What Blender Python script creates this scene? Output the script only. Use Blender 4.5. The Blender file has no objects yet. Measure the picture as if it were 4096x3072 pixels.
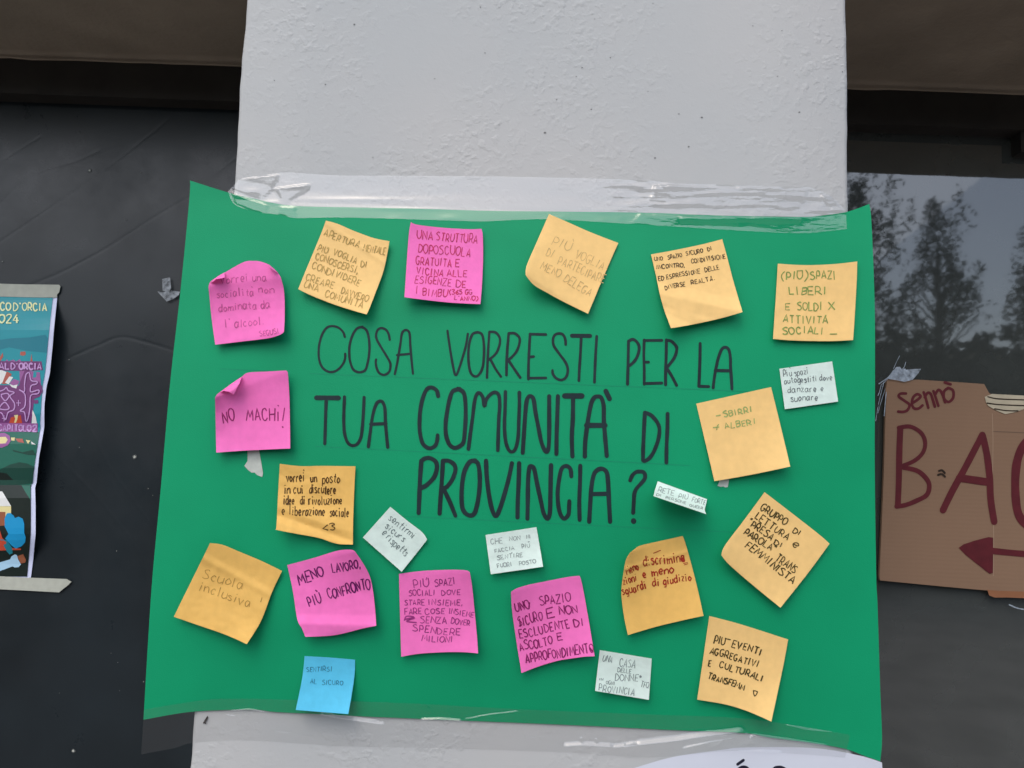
import bpy, bmesh, math, random
from mathutils import Vector, Matrix, noise as mnoise

# ------------------------------------------------------------------ camera, sky, sun, exposure
SC = bpy.context.scene
COL = SC.collection
R = math.radians
FPX = 3078.0                      # focal length in pixels of the 4096 x 3072 frame
PITCH, ROLL = R(5.7), R(2.06)
CAM = Vector((0.0, -0.762, 1.55))
_f = Vector((0, math.cos(PITCH), math.sin(PITCH)))
_r0 = Vector((1, 0, 0)); _u0 = Vector((0, -math.sin(PITCH), math.cos(PITCH)))
_r = _r0*math.cos(ROLL) + _u0*math.sin(ROLL)
_u = _u0*math.cos(ROLL) - _r0*math.sin(ROLL)
cam = bpy.data.cameras.new('camera'); co = bpy.data.objects.new('camera', cam); COL.objects.link(co)
cam.sensor_width = 36.0; cam.lens = FPX/4096*36.0; cam.clip_start = 0.02; cam.clip_end = 500
m = Matrix((( _r.x, _u.x, -_f.x, CAM.x), (_r.y, _u.y, -_f.y, CAM.y), (_r.z, _u.z, -_f.z, CAM.z), (0, 0, 0, 1)))
co.matrix_world = m
SC.camera = co

SUN_EL, SUN_AZ = R(52), R(205)    # overcast evening: a very wide, soft sun in front of the wall, a little to the left
w = bpy.data.worlds.new('World'); SC.world = w; w.use_nodes = True
nt = w.node_tree; nt.nodes.clear()
sky = nt.nodes.new('ShaderNodeTexSky'); sky.sky_type = 'NISHITA'; sky.sun_disc = False
sky.sun_elevation = SUN_EL; sky.sun_rotation = SUN_AZ; sky.air_density = 1.0; sky.dust_density = 3.0; sky.ozone_density = 1.0
hs = nt.nodes.new('ShaderNodeHueSaturation'); hs.inputs['Saturation'].default_value = 0.8
bg = nt.nodes.new('ShaderNodeBackground'); bg.inputs['Strength'].default_value = 0.15
ow = nt.nodes.new('ShaderNodeOutputWorld')
nt.links.new(sky.outputs[0], hs.inputs['Color']); nt.links.new(hs.outputs[0], bg.inputs['Color']); nt.links.new(bg.outputs[0], ow.inputs[0])
sl = bpy.data.lights.new('sun', 'SUN'); sl.energy = 0.5; sl.angle = R(110); sl.color = (1.0, 0.98, 0.95)
so = bpy.data.objects.new('sun', sl); COL.objects.link(so)
sd = Vector((math.sin(SUN_AZ)*math.cos(SUN_EL), math.cos(SUN_AZ)*math.cos(SUN_EL), math.sin(SUN_EL)))
so.rotation_euler = sd.to_track_quat('Z', 'Y').to_euler(); so.location = (0, -4, 6)
SC.view_settings.view_transform = 'Standard'; SC.view_settings.look = 'None'
SC.view_settings.exposure = 0.68; SC.view_settings.gamma = 1.0
SC.cycles.transparent_max_bounces = 24; SC.cycles.max_bounces = 8

# ------------------------------------------------------------------ helpers
GLASS = 0.285                     # depth of the window panes behind the pillar's face
SOFFIT = CAM.z + 0.535            # underside of the wall over the two windows
FRAME_Y, FRAME_Z = 0.258, CAM.z + 0.480

def P(px, py, y=0.0):
    """world point where the ray through photo pixel (px, py) meets the upright plane at depth y"""
    d = _f*FPX + _r*(px - 2048) - _u*(py - 1536)
    t = (y - CAM.y)/d.y
    return CAM + d*t

def fr(x0, y0, s):                # a measuring window of the photo: local reading -> photo pixel
    return lambda p: (x0 + p[0]/s, y0 + p[1]/s)
A = fr(700, 768, 2.765); B = fr(1150, 800, 2.765); Cz = fr(1950, 800, 2.765); E = fr(2500, 900, 2.212)
G = fr(800, 1400, 3.16); H = fr(1000, 1800, 2.765); I = fr(650, 2100, 2.765); J = fr(1500, 2150, 2.765)
K = fr(1850, 2050, 2.765); L = fr(2250, 2500, 2.212); M = fr(2350, 1850, 2.212); O = fr(2650, 1450, 3.16)
Q = fr(2500, 1850, 5.53); RR = fr(1100, 2580, 5.53)
T1 = fr(1200, 1250, 2.458); T2 = fr(2100, 1250, 2.458); T3 = fr(1600, 1500, 2.011)
Z00 = fr(0, 0, 2.16); Z01 = fr(0, 768, 2.16); Z02 = fr(0, 1536, 2.16); Z03 = fr(0, 2304, 2.16)
Z10 = fr(1024, 0, 2.16); Z20 = fr(2048, 0, 2.16); Z30 = fr(3072, 0, 2.16)
Z31 = fr(3072, 768, 2.16); Z32 = fr(3072, 1536, 2.16); Z33 = fr(3072, 2304, 2.16)
V = fr(0, 1100, 2.765); W = fr(0, 1650, 2.213)
NN = lambda p: p
SCALE = {id(A): 2.765, id(B): 2.765, id(Cz): 2.765, id(E): 2.212, id(G): 3.16, id(H): 2.765, id(I): 2.765, id(J): 2.765,
         id(K): 2.765, id(L): 2.212, id(M): 2.212, id(O): 3.16, id(Q): 5.53, id(RR): 5.53, id(T1): 2.458, id(T2): 2.458, id(T3): 2.011,
         id(Z00): 2.16, id(Z01): 2.16, id(Z02): 2.16, id(Z03): 2.16, id(Z31): 2.16, id(Z32): 2.16, id(Z33): 2.16, id(V): 2.765, id(W): 2.213, id(NN): 1.0}

def lin(c):
    c = c/255.0
    return c/12.92 if c <= 0.04045 else ((c+0.055)/1.055)**2.4
def S(r, g, b, k=1.0):
    return (min(lin(r)*k, .95), min(lin(g)*k, .95), min(lin(b)*k, .95), 1)

def mat(name, col, rough=0.6, spec=0.3, noise=None, bump=None, translucent=0.0, metallic=0.0):
    """noise=(scale, amount): tonal mottling; bump=(scale, strength[m]): fine relief"""
    mt = bpy.data.materials.new(name); mt.use_nodes = True
    n = mt.node_tree; b = n.nodes['Principled BSDF']
    b.inputs['Base Color'].default_value = col; b.inputs['Roughness'].default_value = rough
    b.inputs['Specular IOR Level'].default_value = spec; b.inputs['Metallic'].default_value = metallic
    tc = n.nodes.new('ShaderNodeTexCoord')
    csock = None
    if noise:
        nz = n.nodes.new('ShaderNodeTexNoise'); nz.inputs['Scale'].default_value = noise[0]; nz.inputs['Detail'].default_value = 6
        n.links.new(tc.outputs['Object'], nz.inputs['Vector'])
        mr = n.nodes.new('ShaderNodeMapRange'); mr.inputs['From Min'].default_value = 0.3; mr.inputs['From Max'].default_value = 0.7
        mr.inputs['To Min'].default_value = 1-noise[1]; mr.inputs['To Max'].default_value = 1+noise[1]
        n.links.new(nz.outputs['Fac'], mr.inputs['Value'])
        mx = n.nodes.new('ShaderNodeMix'); mx.data_type = 'RGBA'; mx.blend_type = 'MULTIPLY'; mx.inputs[0].default_value = 1.0
        mx.inputs[6].default_value = col; n.links.new(mr.outputs[0], mx.inputs[7]); n.links.new(mx.outputs[2], b.inputs['Base Color'])
        csock = mx.outputs[2]
    if bump:
        nb = n.nodes.new('ShaderNodeTexNoise'); nb.inputs['Scale'].default_value = bump[0]; nb.inputs['Detail'].default_value = 4
        n.links.new(tc.outputs['Object'], nb.inputs['Vector'])
        bp = n.nodes.new('ShaderNodeBump'); bp.inputs['Distance'].default_value = bump[1]; bp.inputs['Strength'].default_value = 1.0
        n.links.new(nb.outputs['Fac'], bp.inputs['Height']); n.links.new(bp.outputs[0], b.inputs['Normal'])
    if translucent:
        tl = n.nodes.new('ShaderNodeBsdfTranslucent'); tl.inputs['Color'].default_value = col
        if csock: n.links.new(csock, tl.inputs['Color'])
        ms = n.nodes.new('ShaderNodeMixShader'); ms.inputs[0].default_value = translucent
        n.links.new(b.outputs[0], ms.inputs[1]); n.links.new(tl.outputs[0], ms.inputs[2])
        n.links.new(ms.outputs[0], n.nodes['Material Output'].inputs['Surface'])
    return mt

def tag(o, label=None, cat=None, group=None, kind=None):
    if label: o['label'] = label
    if cat: o['category'] = cat
    if group: o['group'] = group
    if kind: o['kind'] = kind
    return o
def thing(name, loc, label, cat, group=None):
    o = bpy.data.objects.new(name, None); o.empty_display_size = 0.02; COL.objects.link(o); o.location = loc
    return tag(o, label, cat, group)
def obj(name, verts, faces, mats, parent=None, fmat=None, smooth=True, solid=0.0, off=-1):
    me = bpy.data.meshes.new(name)
    org = Vector(parent.location) if parent else (Vector(verts[0]) if verts else Vector())
    if parent and parent.parent: org = org + Vector(parent.parent.location)
    me.from_pydata([tuple(Vector(v)-org) for v in verts], [], faces); me.update()
    for mm in (mats if isinstance(mats, (list, tuple)) else [mats]): me.materials.append(mm)
    if fmat: me.polygons.foreach_set('material_index', fmat)
    if smooth: me.polygons.foreach_set('use_smooth', [True]*len(me.polygons))
    o = bpy.data.objects.new(name, me); COL.objects.link(o)
    if parent: o.parent = parent
    else: o.location = org
    if solid:
        md = o.modifiers.new('thickness', 'SOLIDIFY'); md.thickness = solid; md.offset = off
        es = o.modifiers.new('crisp_edges', 'EDGE_SPLIT'); es.split_angle = 0.7
    return o

def box(vs, fs, x0, x1, y0, y1, z0, z1):
    b = len(vs)
    vs += [Vector(p) for p in ((x0,y0,z0),(x1,y0,z0),(x1,y1,z0),(x0,y1,z0),(x0,y0,z1),(x1,y0,z1),(x1,y1,z1),(x0,y1,z1))]
    fs += [tuple(b+i for i in q) for q in ((0,1,5,4),(1,2,6,5),(2,3,7,6),(3,0,4,7),(4,5,6,7),(3,2,1,0))]

def cat_rom(pts, n=6):
    if len(pts) < 3: return list(pts)
    out = []; p = [pts[0]] + list(pts) + [pts[-1]]
    for i in range(1, len(p)-2):
        a, b, c, d = p[i-1], p[i], p[i+1], p[i+2]
        for k in range(n):
            t = k/n
            out.append(tuple(0.5*((2*b[j]) + (-a[j]+c[j])*t + (2*a[j]-5*b[j]+4*c[j]-d[j])*t*t + (-a[j]+3*b[j]-3*c[j]+d[j])*t**3) for j in (0, 1)))
    out.append(tuple(pts[-1]))
    return out

class Ink:
    """ribbons of ink laid on a surface; surf(px, py, height) gives the world point"""
    def __init__(s, surf): s.v = []; s.f = []; s.surf = surf; s.n = 0
    def stroke(s, pts, width, smooth=True, caps=True, vary=0.12, base=0.00022):
        pts = [tuple(p) for p in pts]
        if smooth: pts = cat_rom(pts)
        q = [pts[0]]
        for p in pts[1:]:
            if math.hypot(p[0]-q[-1][0], p[1]-q[-1][1]) > 0.6: q.append(p)
        if len(q) < 2: q = [q[0], (q[0][0]+0.8, q[0][1])]
        # subdivide long straight runs so that ink follows the paper
        r = [q[0]]
        for p in q[1:]:
            l = math.hypot(p[0]-r[-1][0], p[1]-r[-1][1]); k = max(1, int(l/14))
            a = r[-1]
            for i in range(1, k+1): r.append((a[0]+(p[0]-a[0])*i/k, a[1]+(p[1]-a[1])*i/k))
        q = r
        s.n += 1
        h0 = base + (s.n % 60)*0.0000025; seed = s.n*3.7
        b = len(s.v); m_ = len(q)
        for i, p in enumerate(q):
            a = q[max(0, i-1)]; c = q[min(m_-1, i+1)]
            dx, dy = c[0]-a[0], c[1]-a[1]; l = math.hypot(dx, dy) or 1
            nx, ny = -dy/l, dx/l
            hw = width/2*(1 + vary*mnoise.noise(Vector((i*0.23, seed, 0.3))))
            hh = h0 + i*4e-7
            s.v.append(s.surf(p[0]+nx*hw, p[1]+ny*hw, hh)); s.v.append(s.surf(p[0]-nx*hw, p[1]-ny*hw, hh))
            if i: s.f.append((b+2*i-2, b+2*i-1, b+2*i+1, b+2*i))
        if caps:
            for end, (p, a, sg) in enumerate(((q[0], q[1], 1), (q[-1], q[-2], -1))):
                dx, dy = p[0]-a[0], p[1]-a[1]; l = math.hypot(dx, dy) or 1
                ang = math.atan2(dy, dx); k = 5; hw = width/2
                ring = [b + (0 if end == 0 else 2*m_-2)]
                hh = h0 + (0 if end == 0 else (m_-1)*4e-7)
                st = len(s.v)
                for j in range(1, k):
                    th = ang + sg*(-math.pi/2 + math.pi*j/k)
                    if end == 0: th = ang - math.pi/2 + math.pi*j/k
                    else: th = ang + math.pi/2 - math.pi*j/k
                    s.v.append(s.surf(p[0]+hw*math.cos(th), p[1]+hw*math.sin(th), hh))
                e = b + (0 if end == 0 else 2*m_-2)
                s.f.append(tuple([e] + list(range(st, st+k-1)) + [e+1]))
    def blob(s, pts, base=0.00025):
        s.n += 1; b = len(s.v)
        s.v += [s.surf(p[0], p[1], base+(s.n % 60)*0.0000025) for p in pts]; s.f.append(tuple(range(b, b+len(pts))))
    def build(s, name, m_, parent=None): return obj(name, s.v, s.f, m_, parent, smooth=False)

# --- a single-line hand lettering: x digit, y digit (0..a, x y z below the line); '~' = curved stroke
GL = {
 'A':(6,'00 3a 60|13 53'),'B':(5,'00 0a|~0a 4a 58 46 05|~05 46 53 41 00'),'C':(6,'~58 3a 08 03 20 40 62'),'D':(6,'00 0a|~0a 39 66 63 30 00'),
 'E':(5,'5a 0a 00 50|05 45'),'F':(5,'5a 0a 00|05 45'),'G':(6,'~59 3a 08 03 20 40 64|64 34'),'H':(6,'00 0a|60 6a|05 65'),'I':(1,'00 0a'),
 'J':(4,'~4a 42 20 01'),'K':(6,'00 0a|6a 04 60'),'L':(5,'0a 00 50'),'M':(8,'00 1a 43 7a 80'),'N':(6,'00 0a 60 6a'),'O':(6,'~3a 08 03 30 63 68 3a'),
 'P':(5,'00 0a|~0a 3a 57 44 04'),'Q':(7,'~3a 08 03 30 63 68 3a|42 70'),'R':(6,'00 0a|~0a 3a 57 44 04|24 60'),'S':(6,'~59 3a 08 26 45 62 30 01'),
 'T':(6,'0a 6a|3a 30'),'U':(6,'~0a 03 30 63 6a'),'V':(6,'0a 30 6a'),'W':(8,'0a 20 47 60 8a'),'X':(6,'00 6a|0a 60'),'Y':(6,'0a 35 6a|35 30'),'Z':(6,'0a 6a 00 60'),
 'a':(6,'~55 26 03 10 30 54|56 51 60'),'b':(5,'0a 00|~04 36 53 30 01'),'c':(5,'~45 26 03 20 41'),'d':(5,'~55 26 03 20 53|5a 50'),'e':(5,'~03 43 45 26 03 20 41'),
 'f':(5,'~5a 38 20|15 45'),'g':(5,'~55 26 03 20 52|~56 5y 3z 1z'),'h':(5,'0a 00|~04 36 54 50'),'i':(1,'06 00|08 09'),'j':(2,'~16 1y 0z|18 19'),'k':(5,'0a 00|46 03 50'),
 'l':(1,'0a 00'),'m':(7,'06 00|~04 25 34 30|~34 55 74 70'),'n':(5,'06 00|~04 36 54 50'),'o':(5,'~26 03 20 53 26'),'p':(5,'06 0z|~05 36 53 30 01'),
 'q':(5,'~55 26 03 20 53|56 5z'),'r':(4,'06 00|~04 26 46'),'s':(4,'~45 26 05 33 41 20 01'),'t':(4,'29 21 40|06 46'),'u':(5,'~06 02 20 52|56 50'),'v':(5,'06 20 56'),
 'w':(7,'06 20 35 50 76'),'x':(5,'00 56|06 50'),'y':(5,'06 30|56 1z'),'z':(4,'06 46 00 40'),
 '0':(6,'~3a 08 03 30 63 68 3a'),'2':(6,'~08 2a 5a 57 00|00 60'),'3':(5,'~09 3a 58 26 53 30 01'),'4':(6,'4a 03 63|47 40'),'5':(5,'5a 0a 06|~06 36 53 30 01'),'6':(5,'~4a 05 02 30 52 35 03'),
 '.':(1,'00 01'),',':(2,'11 0y'),"'":(1,'0a 18'),'(':(3,'~3b 07 03 3y'),')':(3,'~0b 37 33 0y'),'-':(4,'04 44'),'_':(6,'00 60'),'+':(5,'04 54|27 21'),'!':(1,'0a 03|00 01'),
 '"':(3,'0b 08|2b 28'),'*':(4,'2a 26|09 47|07 49'),'<':(5,'59 04 51'),'`':(3,'1d 3b'),'´':(2,'2b 18'),'¯':(5,'0c 5c'),'%':(6,'05 65 25|14 56 13|02 52'),
}
YV = {'x': -1, 'y': -2, 'z': -3}
def yv(c): return YV[c] if c in YV else int(c, 16)
RND = random.Random(5)
def write(ink, F, text, x0, y0, x1, y1, h, wpx, jit=1.0):
    """hand-letter one word or line along a baseline read off the photo"""
    s = SCALE[id(F)]
    p0 = F((x0, y0)); p1 = F((x1, y1)); h = h/s
    adv = []; t = 0
    for ch in text:
        if ch == ' ': adv.append((ch, t, 0)); t += 4.0; continue
        g = GL[ch]; over = ch in '`´¯'; thin = 1.1 if g[0] == 1 and not over else 0; t += thin if adv else 0
        adv.append((ch, t - (6.5 if over else 0), g[0])); t += 0 if over else g[0] + 2.2 + thin + RND.uniform(-.3, .6)*jit
    t = max(t-2.2, 1.0)
    ln = math.hypot(p1[0]-p0[0], p1[1]-p0[1]); ux, uy = (p1[0]-p0[0])/ln, (p1[1]-p0[1])/ln
    kx = ln/t if t > 1.2 else h/10; ky = h/10
    ph = RND.uniform(0, 6.28)
    for ch, off, gw in adv:
        if ch == ' ': continue
        rot = RND.uniform(-.07, .07)*jit; sc = 1+RND.uniform(-.09, .09)*jit; dy = (RND.uniform(-.5, .5) + .6*math.sin(ph+off*.11))*jit; sk = RND.uniform(-.05, .12)*jit
        for st in GL[ch][1].split('|'):
            sm = st[0] == '~'; pts = []
            for tok in (st[1:] if sm else st).split():
                gx, gy = int(tok[0]), yv(tok[1])
                gx += RND.uniform(-.28, .28)*jit; gy += RND.uniform(-.28, .28)*jit
                gx2 = (gx - gw/2)*sc; gy2 = gy*sc + dy
                gx2 += sk*gy2
                gx3 = gx2*math.cos(rot) - gy2*math.sin(rot)*0.6; gy3 = gx2*math.sin(rot)*0.6 + gy2*math.cos(rot)
                X = (off + gw/2 + gx3)*kx; Y = gy3*ky
                pts.append((p0[0] + ux*X + uy*Y, p0[1] + uy*X - ux*Y))
            ink.stroke(pts, wpx*.88*RND.uniform(.75, 1.2), smooth=sm, caps=wpx > 7)

def polys(surf, plist, step=70):
    """flat printed shapes on a surface: [(points in photo pixels, material index, height)], cut finely so that they follow it"""
    vs, fs, fm = [], [], []
    for pts, mi, hgt in plist:
        bm = bmesh.new()
        try: bm.faces.new([bm.verts.new((p[0], p[1], 0)) for p in pts])
        except ValueError: bm.free(); continue
        xs = [p[0] for p in pts]; ys = [p[1] for p in pts]
        for ax, lo, hi in ((0, min(xs), max(xs)), (1, min(ys), max(ys))):
            c = math.floor(lo/step)*step + step
            while c < hi:
                geo = bm.verts[:]+bm.edges[:]+bm.faces[:]
                no = (1, 0, 0) if ax == 0 else (0, 1, 0)
                bmesh.ops.bisect_plane(bm, geom=geo, plane_co=(c, 0, 0) if ax == 0 else (0, c, 0), plane_no=no)
                c += step
        bmesh.ops.triangulate(bm, faces=bm.faces[:])
        bm.verts.index_update(); b = len(vs)
        vs += [surf(v.co.x, v.co.y, hgt) for v in bm.verts]
        for f in bm.faces: fs.append(tuple(b+v.index for v in f.verts)); fm.append(mi)
        bm.free()
    return vs, fs, fm

# ------------------------------------------------------------------ materials of the place
KI = 0.98                          # colour of a sheet lit like the pillar = its picture value times KI
def plaster():
    mt = mat('pale_plaster', (0.475, 0.485, 0.49, 1), 0.75, 0.25)
    n = mt.node_tree; b = n.nodes['Principled BSDF']; tc = n.nodes['Texture Coordinate']
    def nz(scale, detail, rough=0.5):
        q = n.nodes.new('ShaderNodeTexNoise'); q.inputs['Scale'].default_value = scale; q.inputs['Detail'].default_value = detail
        q.inputs['Roughness'].default_value = rough; n.links.new(tc.outputs['Object'], q.inputs['Vector']); return q
    def math_(op, a, c):
        q = n.nodes.new('ShaderNodeMath'); q.operation = op
        for i, v in enumerate((a, c)):
            if hasattr(v, 'is_linked'): n.links.new(v, q.inputs[i])
            else: q.inputs[i].default_value = v
        return q.outputs[0]
    big = nz(7, 3); fine = nz(210, 2); mid = nz(130, 2, .5); vfine = nz(700, 2)
    mask = n.nodes.new('ShaderNodeMapRange'); mask.inputs['From Min'].default_value = 0.42; mask.inputs['From Max'].default_value = 0.62
    mask.inputs['To Min'].default_value = 0.15; n.links.new(big.outputs['Fac'], mask.inputs['Value'])
    sp = n.nodes.new('ShaderNodeMapRange'); sp.inputs['From Min'].default_value = 0.5; sp.inputs['From Max'].default_value = 0.72
    n.links.new(mid.outputs['Fac'], sp.inputs['Value'])
    hgt = math_('ADD', math_('MULTIPLY', fine.outputs['Fac'], 0.7), math_('MULTIPLY', sp.outputs[0], 0.9))
    hgt = math_('MULTIPLY', hgt, mask.outputs[0])
    hgt = math_('ADD', hgt, math_('MULTIPLY', vfine.outputs['Fac'], 0.13))
    bp = n.nodes.new('ShaderNodeBump'); bp.inputs['Distance'].default_value = 0.0005; bp.inputs['Strength'].default_value = 1
    n.links.new(hgt, bp.inputs['Height']); n.links.new(bp.outputs[0], b.inputs['Normal'])
    tone = nz(3, 6); mr = n.nodes.new('ShaderNodeMapRange'); mr.inputs['From Min'].default_value = .3; mr.inputs['From Max'].default_value = .7
    n.links.new(tone.outputs['Fac'], mr.inputs['Value'])
    mx = n.nodes.new('ShaderNodeMix'); mx.data_type = 'RGBA'; mx.inputs[6].default_value = (0.435, 0.462, 0.468, 1); mx.inputs[7].default_value = (0.492, 0.494, 0.486, 1)
    n.links.new(mr.outputs[0], mx.inputs[0]); n.links.new(mx.outputs[2], b.inputs['Base Color'])
    return mt
PLASTER = plaster()
PIT = mat('dark_pit', (0.17, 0.17, 0.17, 1), 0.9, 0.1)
BROWN = mat('brown_plaster', (0.34, 0.28, 0.215, 1), 0.85, 0.15, noise=(9, .16), bump=(140, .0012))
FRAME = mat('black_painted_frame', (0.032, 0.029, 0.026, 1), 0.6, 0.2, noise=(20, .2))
PAVE = mat('pavement', (0.17, 0.16, 0.15, 1), 0.9, 0.1, noise=(3, .2), bump=(60, .003))

def clear_tape(name, fac, wr_scale, wr, mask_from=None, mask_to=None, tint=(0.97, 0.97, 0.97, 1), rough=0.07):
    """thin glossy film: mostly clear, mirrors the sky where it lies flat; crumples more from mask_from to mask_to (object x, metres)"""
    mt = bpy.data.materials.new(name); mt.use_nodes = True; n = mt.node_tree; n.nodes.remove(n.nodes['Principled BSDF'])
    tc = n.nodes.new('ShaderNodeTexCoord'); mp = n.nodes.new('ShaderNodeMapping'); mp.inputs['Scale'].default_value = (0.22, 1, 1)
    n.links.new(tc.outputs['Object'], mp.inputs['Vector'])
    nz = n.nodes.new('ShaderNodeTexNoise'); nz.inputs['Scale'].default_value = wr_scale; nz.inputs['Detail'].default_value = 3
    n.links.new(mp.outputs[0], nz.inputs['Vector'])
    bp = n.nodes.new('ShaderNodeBump'); bp.inputs['Distance'].default_value = wr; bp.inputs['Strength'].default_value = 1
    if mask_from is not None:
        sx = n.nodes.new('ShaderNodeSeparateXYZ'); n.links.new(tc.outputs['Object'], sx.inputs[0])
        mr = n.nodes.new('ShaderNodeMapRange'); mr.inputs['From Min'].default_value = mask_from; mr.inputs['From Max'].default_value = mask_to
        mr.inputs['To Min'].default_value = 0.05; mr.interpolation_type = 'SMOOTHSTEP'
        n.links.new(sx.outputs[0], mr.inputs['Value'])
        mu = n.nodes.new('ShaderNodeMath'); mu.operation = 'MULTIPLY'; n.links.new(mr.outputs[0], mu.inputs[0]); n.links.new(nz.outputs['Fac'], mu.inputs[1])
        n.links.new(mu.outputs[0], bp.inputs['Height'])
    else: n.links.new(nz.outputs['Fac'], bp.inputs['Height'])
    tr = n.nodes.new('ShaderNodeBsdfTransparent'); tr.inputs[0].default_value = tint
    gl = n.nodes.new('ShaderNodeBsdfGlossy'); gl.inputs['Roughness'].default_value = rough; gl.inputs['Color'].default_value = (1, 1, 1, 1)
    n.links.new(bp.outputs[0], gl.inputs['Normal'])
    ms = n.nodes.new('ShaderNodeMixShader'); ms.inputs[0].default_value = fac
    n.links.new(tr.outputs[0], ms.inputs[1]); n.links.new(gl.outputs[0], ms.inputs[2])
    n.links.new(ms.outputs[0], n.nodes['Material Output'].inputs['Surface'])
    return mt

# ------------------------------------------------------------------ setting: ground, wall, pillar, windows
vs, fs = [], []; N_ = 60
for j in range(N_+1):
    for i in range(N_+1):
        vs.append(Vector((-60+120*i/N_, -110+111*j/N_, 0)))
for j in range(N_):
    for i in range(N_): a = j*(N_+1)+i; fs.append((a, a+1, a+N_+2, a+N_+1))
tag(obj('pavement', vs, fs, PAVE, smooth=False), kind='structure')

PL, PR = -0.293, 0.338            # edges of the pillar
def edge_x(side, z, k=0):
    return (PL if side < 0 else PR) + 0.0016*mnoise.noise(Vector((3.1*side, z*9, k))) + 0.0006*mnoise.noise(Vector((7.7*side, z*60, k)))
vs, fs, fm = [], [], []
NZ = 620; prof = [(0, .42), (0, .05), (0, .006), (.0022, .0018), (.006, 0)]
NX = 8
rows = []
for k in range(NZ+1):
    z = 0.0 + 3.1*k/NZ
    row = []
    xl, xr = edge_x(-1, z), edge_x(1, z)
    for (dx, y) in prof: row.append(Vector((xl+dx, y, z)))
    for i in range(1, NX): row.append(Vector((xl+.006+(xr-xl-.012)*i/NX, 0, z)))
    for (dx, y) in reversed(prof): row.append(Vector((xr-dx, y, z)))
    rows.append(row)
nr = len(rows[0])
for row in rows: vs += row
for k in range(NZ):
    for i in range(nr-1): a = k*nr+i; fs.append((a, a+1, a+nr+1, a+nr)); fm.append(0)
rp = random.Random(3)
def pit(p, r):
    b = len(vs); c = P(p[0], p[1], 0); k = 9
    for j in range(k):
        th = j/k*math.tau; rr = r*rp.uniform(.55, 1.15)*0.00025
        vs.append(Vector((c.x+rr*1.25*math.cos(th), -0.0004, c.z+rr*.8*math.sin(th))))
    fs.append(tuple(range(b, b+k))); fm.append(1)
for F, lst in ((Z10, ((600,730,8),(1978,458,6),(1938,63,6),(850,212,8),(2100,1080,5),(1545,680,5),(1010,1362,5),(160,695,6))),
               (Z20, ((1217,30,5),(283,1148,11),(1527,1267,8),(1640,1015,9),(850,500,7),(605,585,7),(555,663,6),(2080,225,6),(1175,790,5),(1235,1365,8),(715,165,5),(1440,985,7),(685,945,7),(385,862,6))),
               (Z30, ((643,620,6),(80,660,6),(270,970,8),(120,265,5))),):
    for (x, y, r) in lst: pit(F((x, y)), r*0.45)
tag(obj('pillar', vs, fs, [PLASTER, PIT], fmat=fm), 'pale grey plastered pillar behind the green poster, between the two dark windows', 'pillar')

vs, fs = [], []
WX0, WX1 = -3.2, 3.4
box(vs, fs, WX0, PL-0.0005, 0, .42, SOFFIT, 5.6); box(vs, fs, PR+0.0005, WX1, 0, .42, SOFFIT, 5.6); box(vs, fs, PL-.0005, PR+.0005, 0.004, .42, 3.1, 5.6)
def lintel(x0, x1, label):
    vs, fs = [], []
    n = 90; prof = 14
    # soffit with trowel waviness, then a ragged bead of plaster along the window frame
    base = 0
    for i in range(n+1):
        x = x0+(x1-x0)*i/n
        for j in range(prof+1):
            y = -0.0 + (FRAME_Y-0.001)*j/prof
            z = SOFFIT + 0.0015*mnoise.noise(Vector((x*6, y*9, 2)))
            vs.append(Vector((x, y, z)))
        rg = 0.0035*abs(mnoise.noise(Vector((x*14, 5, 1)))) + 0.003*max(0, mnoise.noise(Vector((x*55, 9, 1))))
        vs.append(Vector((x, FRAME_Y-.004, SOFFIT-.004-rg))); vs.append(Vector((x, FRAME_Y-.0005, SOFFIT-.0045-rg*1.3))); vs.append(Vector((x, FRAME_Y+.004, SOFFIT-.003)))
    m_ = prof+4
    for i in range(n):
        for j in range(m_-1): a = i*m_+j; fs.append((a, a+m_, a+m_+1, a+1))
    b = len(vs)
    box(vs, fs, x0, x1, -0.0, .42, SOFFIT+.006, 5.2)
    fs.pop()                        # its underside is the soffit sheet
    return tag(obj('lintel_wall', vs, fs, BROWN, smooth=True), label, 'wall')
lintel(-3.2, PL-0.0008, 'brown plastered wall head over the dark window left of the pillar')
lintel(PR+0.0008, 3.4, 'brown plastered wall head over the mirroring window right of the pillar')

# film on the left pane: dull black plastic with creases
creases = []
def cr(F, pts, sgn, amp=1.0): creases.append(([F(p) for p in pts], sgn, amp))
cr(Z00, [(-100,1860),(100,1659),(250,1530),(400,1460),(640,1395),(855,1300)], -1)
cr(Z00, [(560,1720),(640,1659),(860,1500),(1110,1310),(1420,1060),(1500,980)], -1)
cr(Z00, [(-60,1440),(90,1340),(350,1180)], -1, .7)
cr(Z00, [(1700,1640),(1765,1590),(1850,1510),(2020,1380),(2200,1250)], -1)
cr(Z01, [(-60,470),(0,430),(300,230),(530,70),(700,-60)], -1)
cr(Z01, [(200,830),(290,795),(540,690),(860,520),(1100,370),(1380,190),(1640,40),(1800,-60)], -1, 1.2)
cr(Z01, [(420,1500),(500,1475),(620,1425),(860,1320),(1030,1255),(1200,1280),(1490,1365),(1700,1420)], -1)
cr(Z01, [(470,900),(500,1000),(590,1350),(600,1440),(630,1480)], 1, .5)
cr(Z02, [(360,380),(400,450),(480,610),(640,770),(850,990),(1100,1300),(1290,1590),(1400,1740)], 1, .8)
cr(Z02, [(690,160),(740,300),(830,480),(960,740),(1130,970),(1340,1260),(1450,1400)], 1, .7)
cr(Z02, [(330,1100),(390,1220),(430,1400)], 1, .6)
cr(Z03, [(480,150),(520,500),(560,900),(640,1350),(720,1620),(760,1800)], 1, .45)
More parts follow.
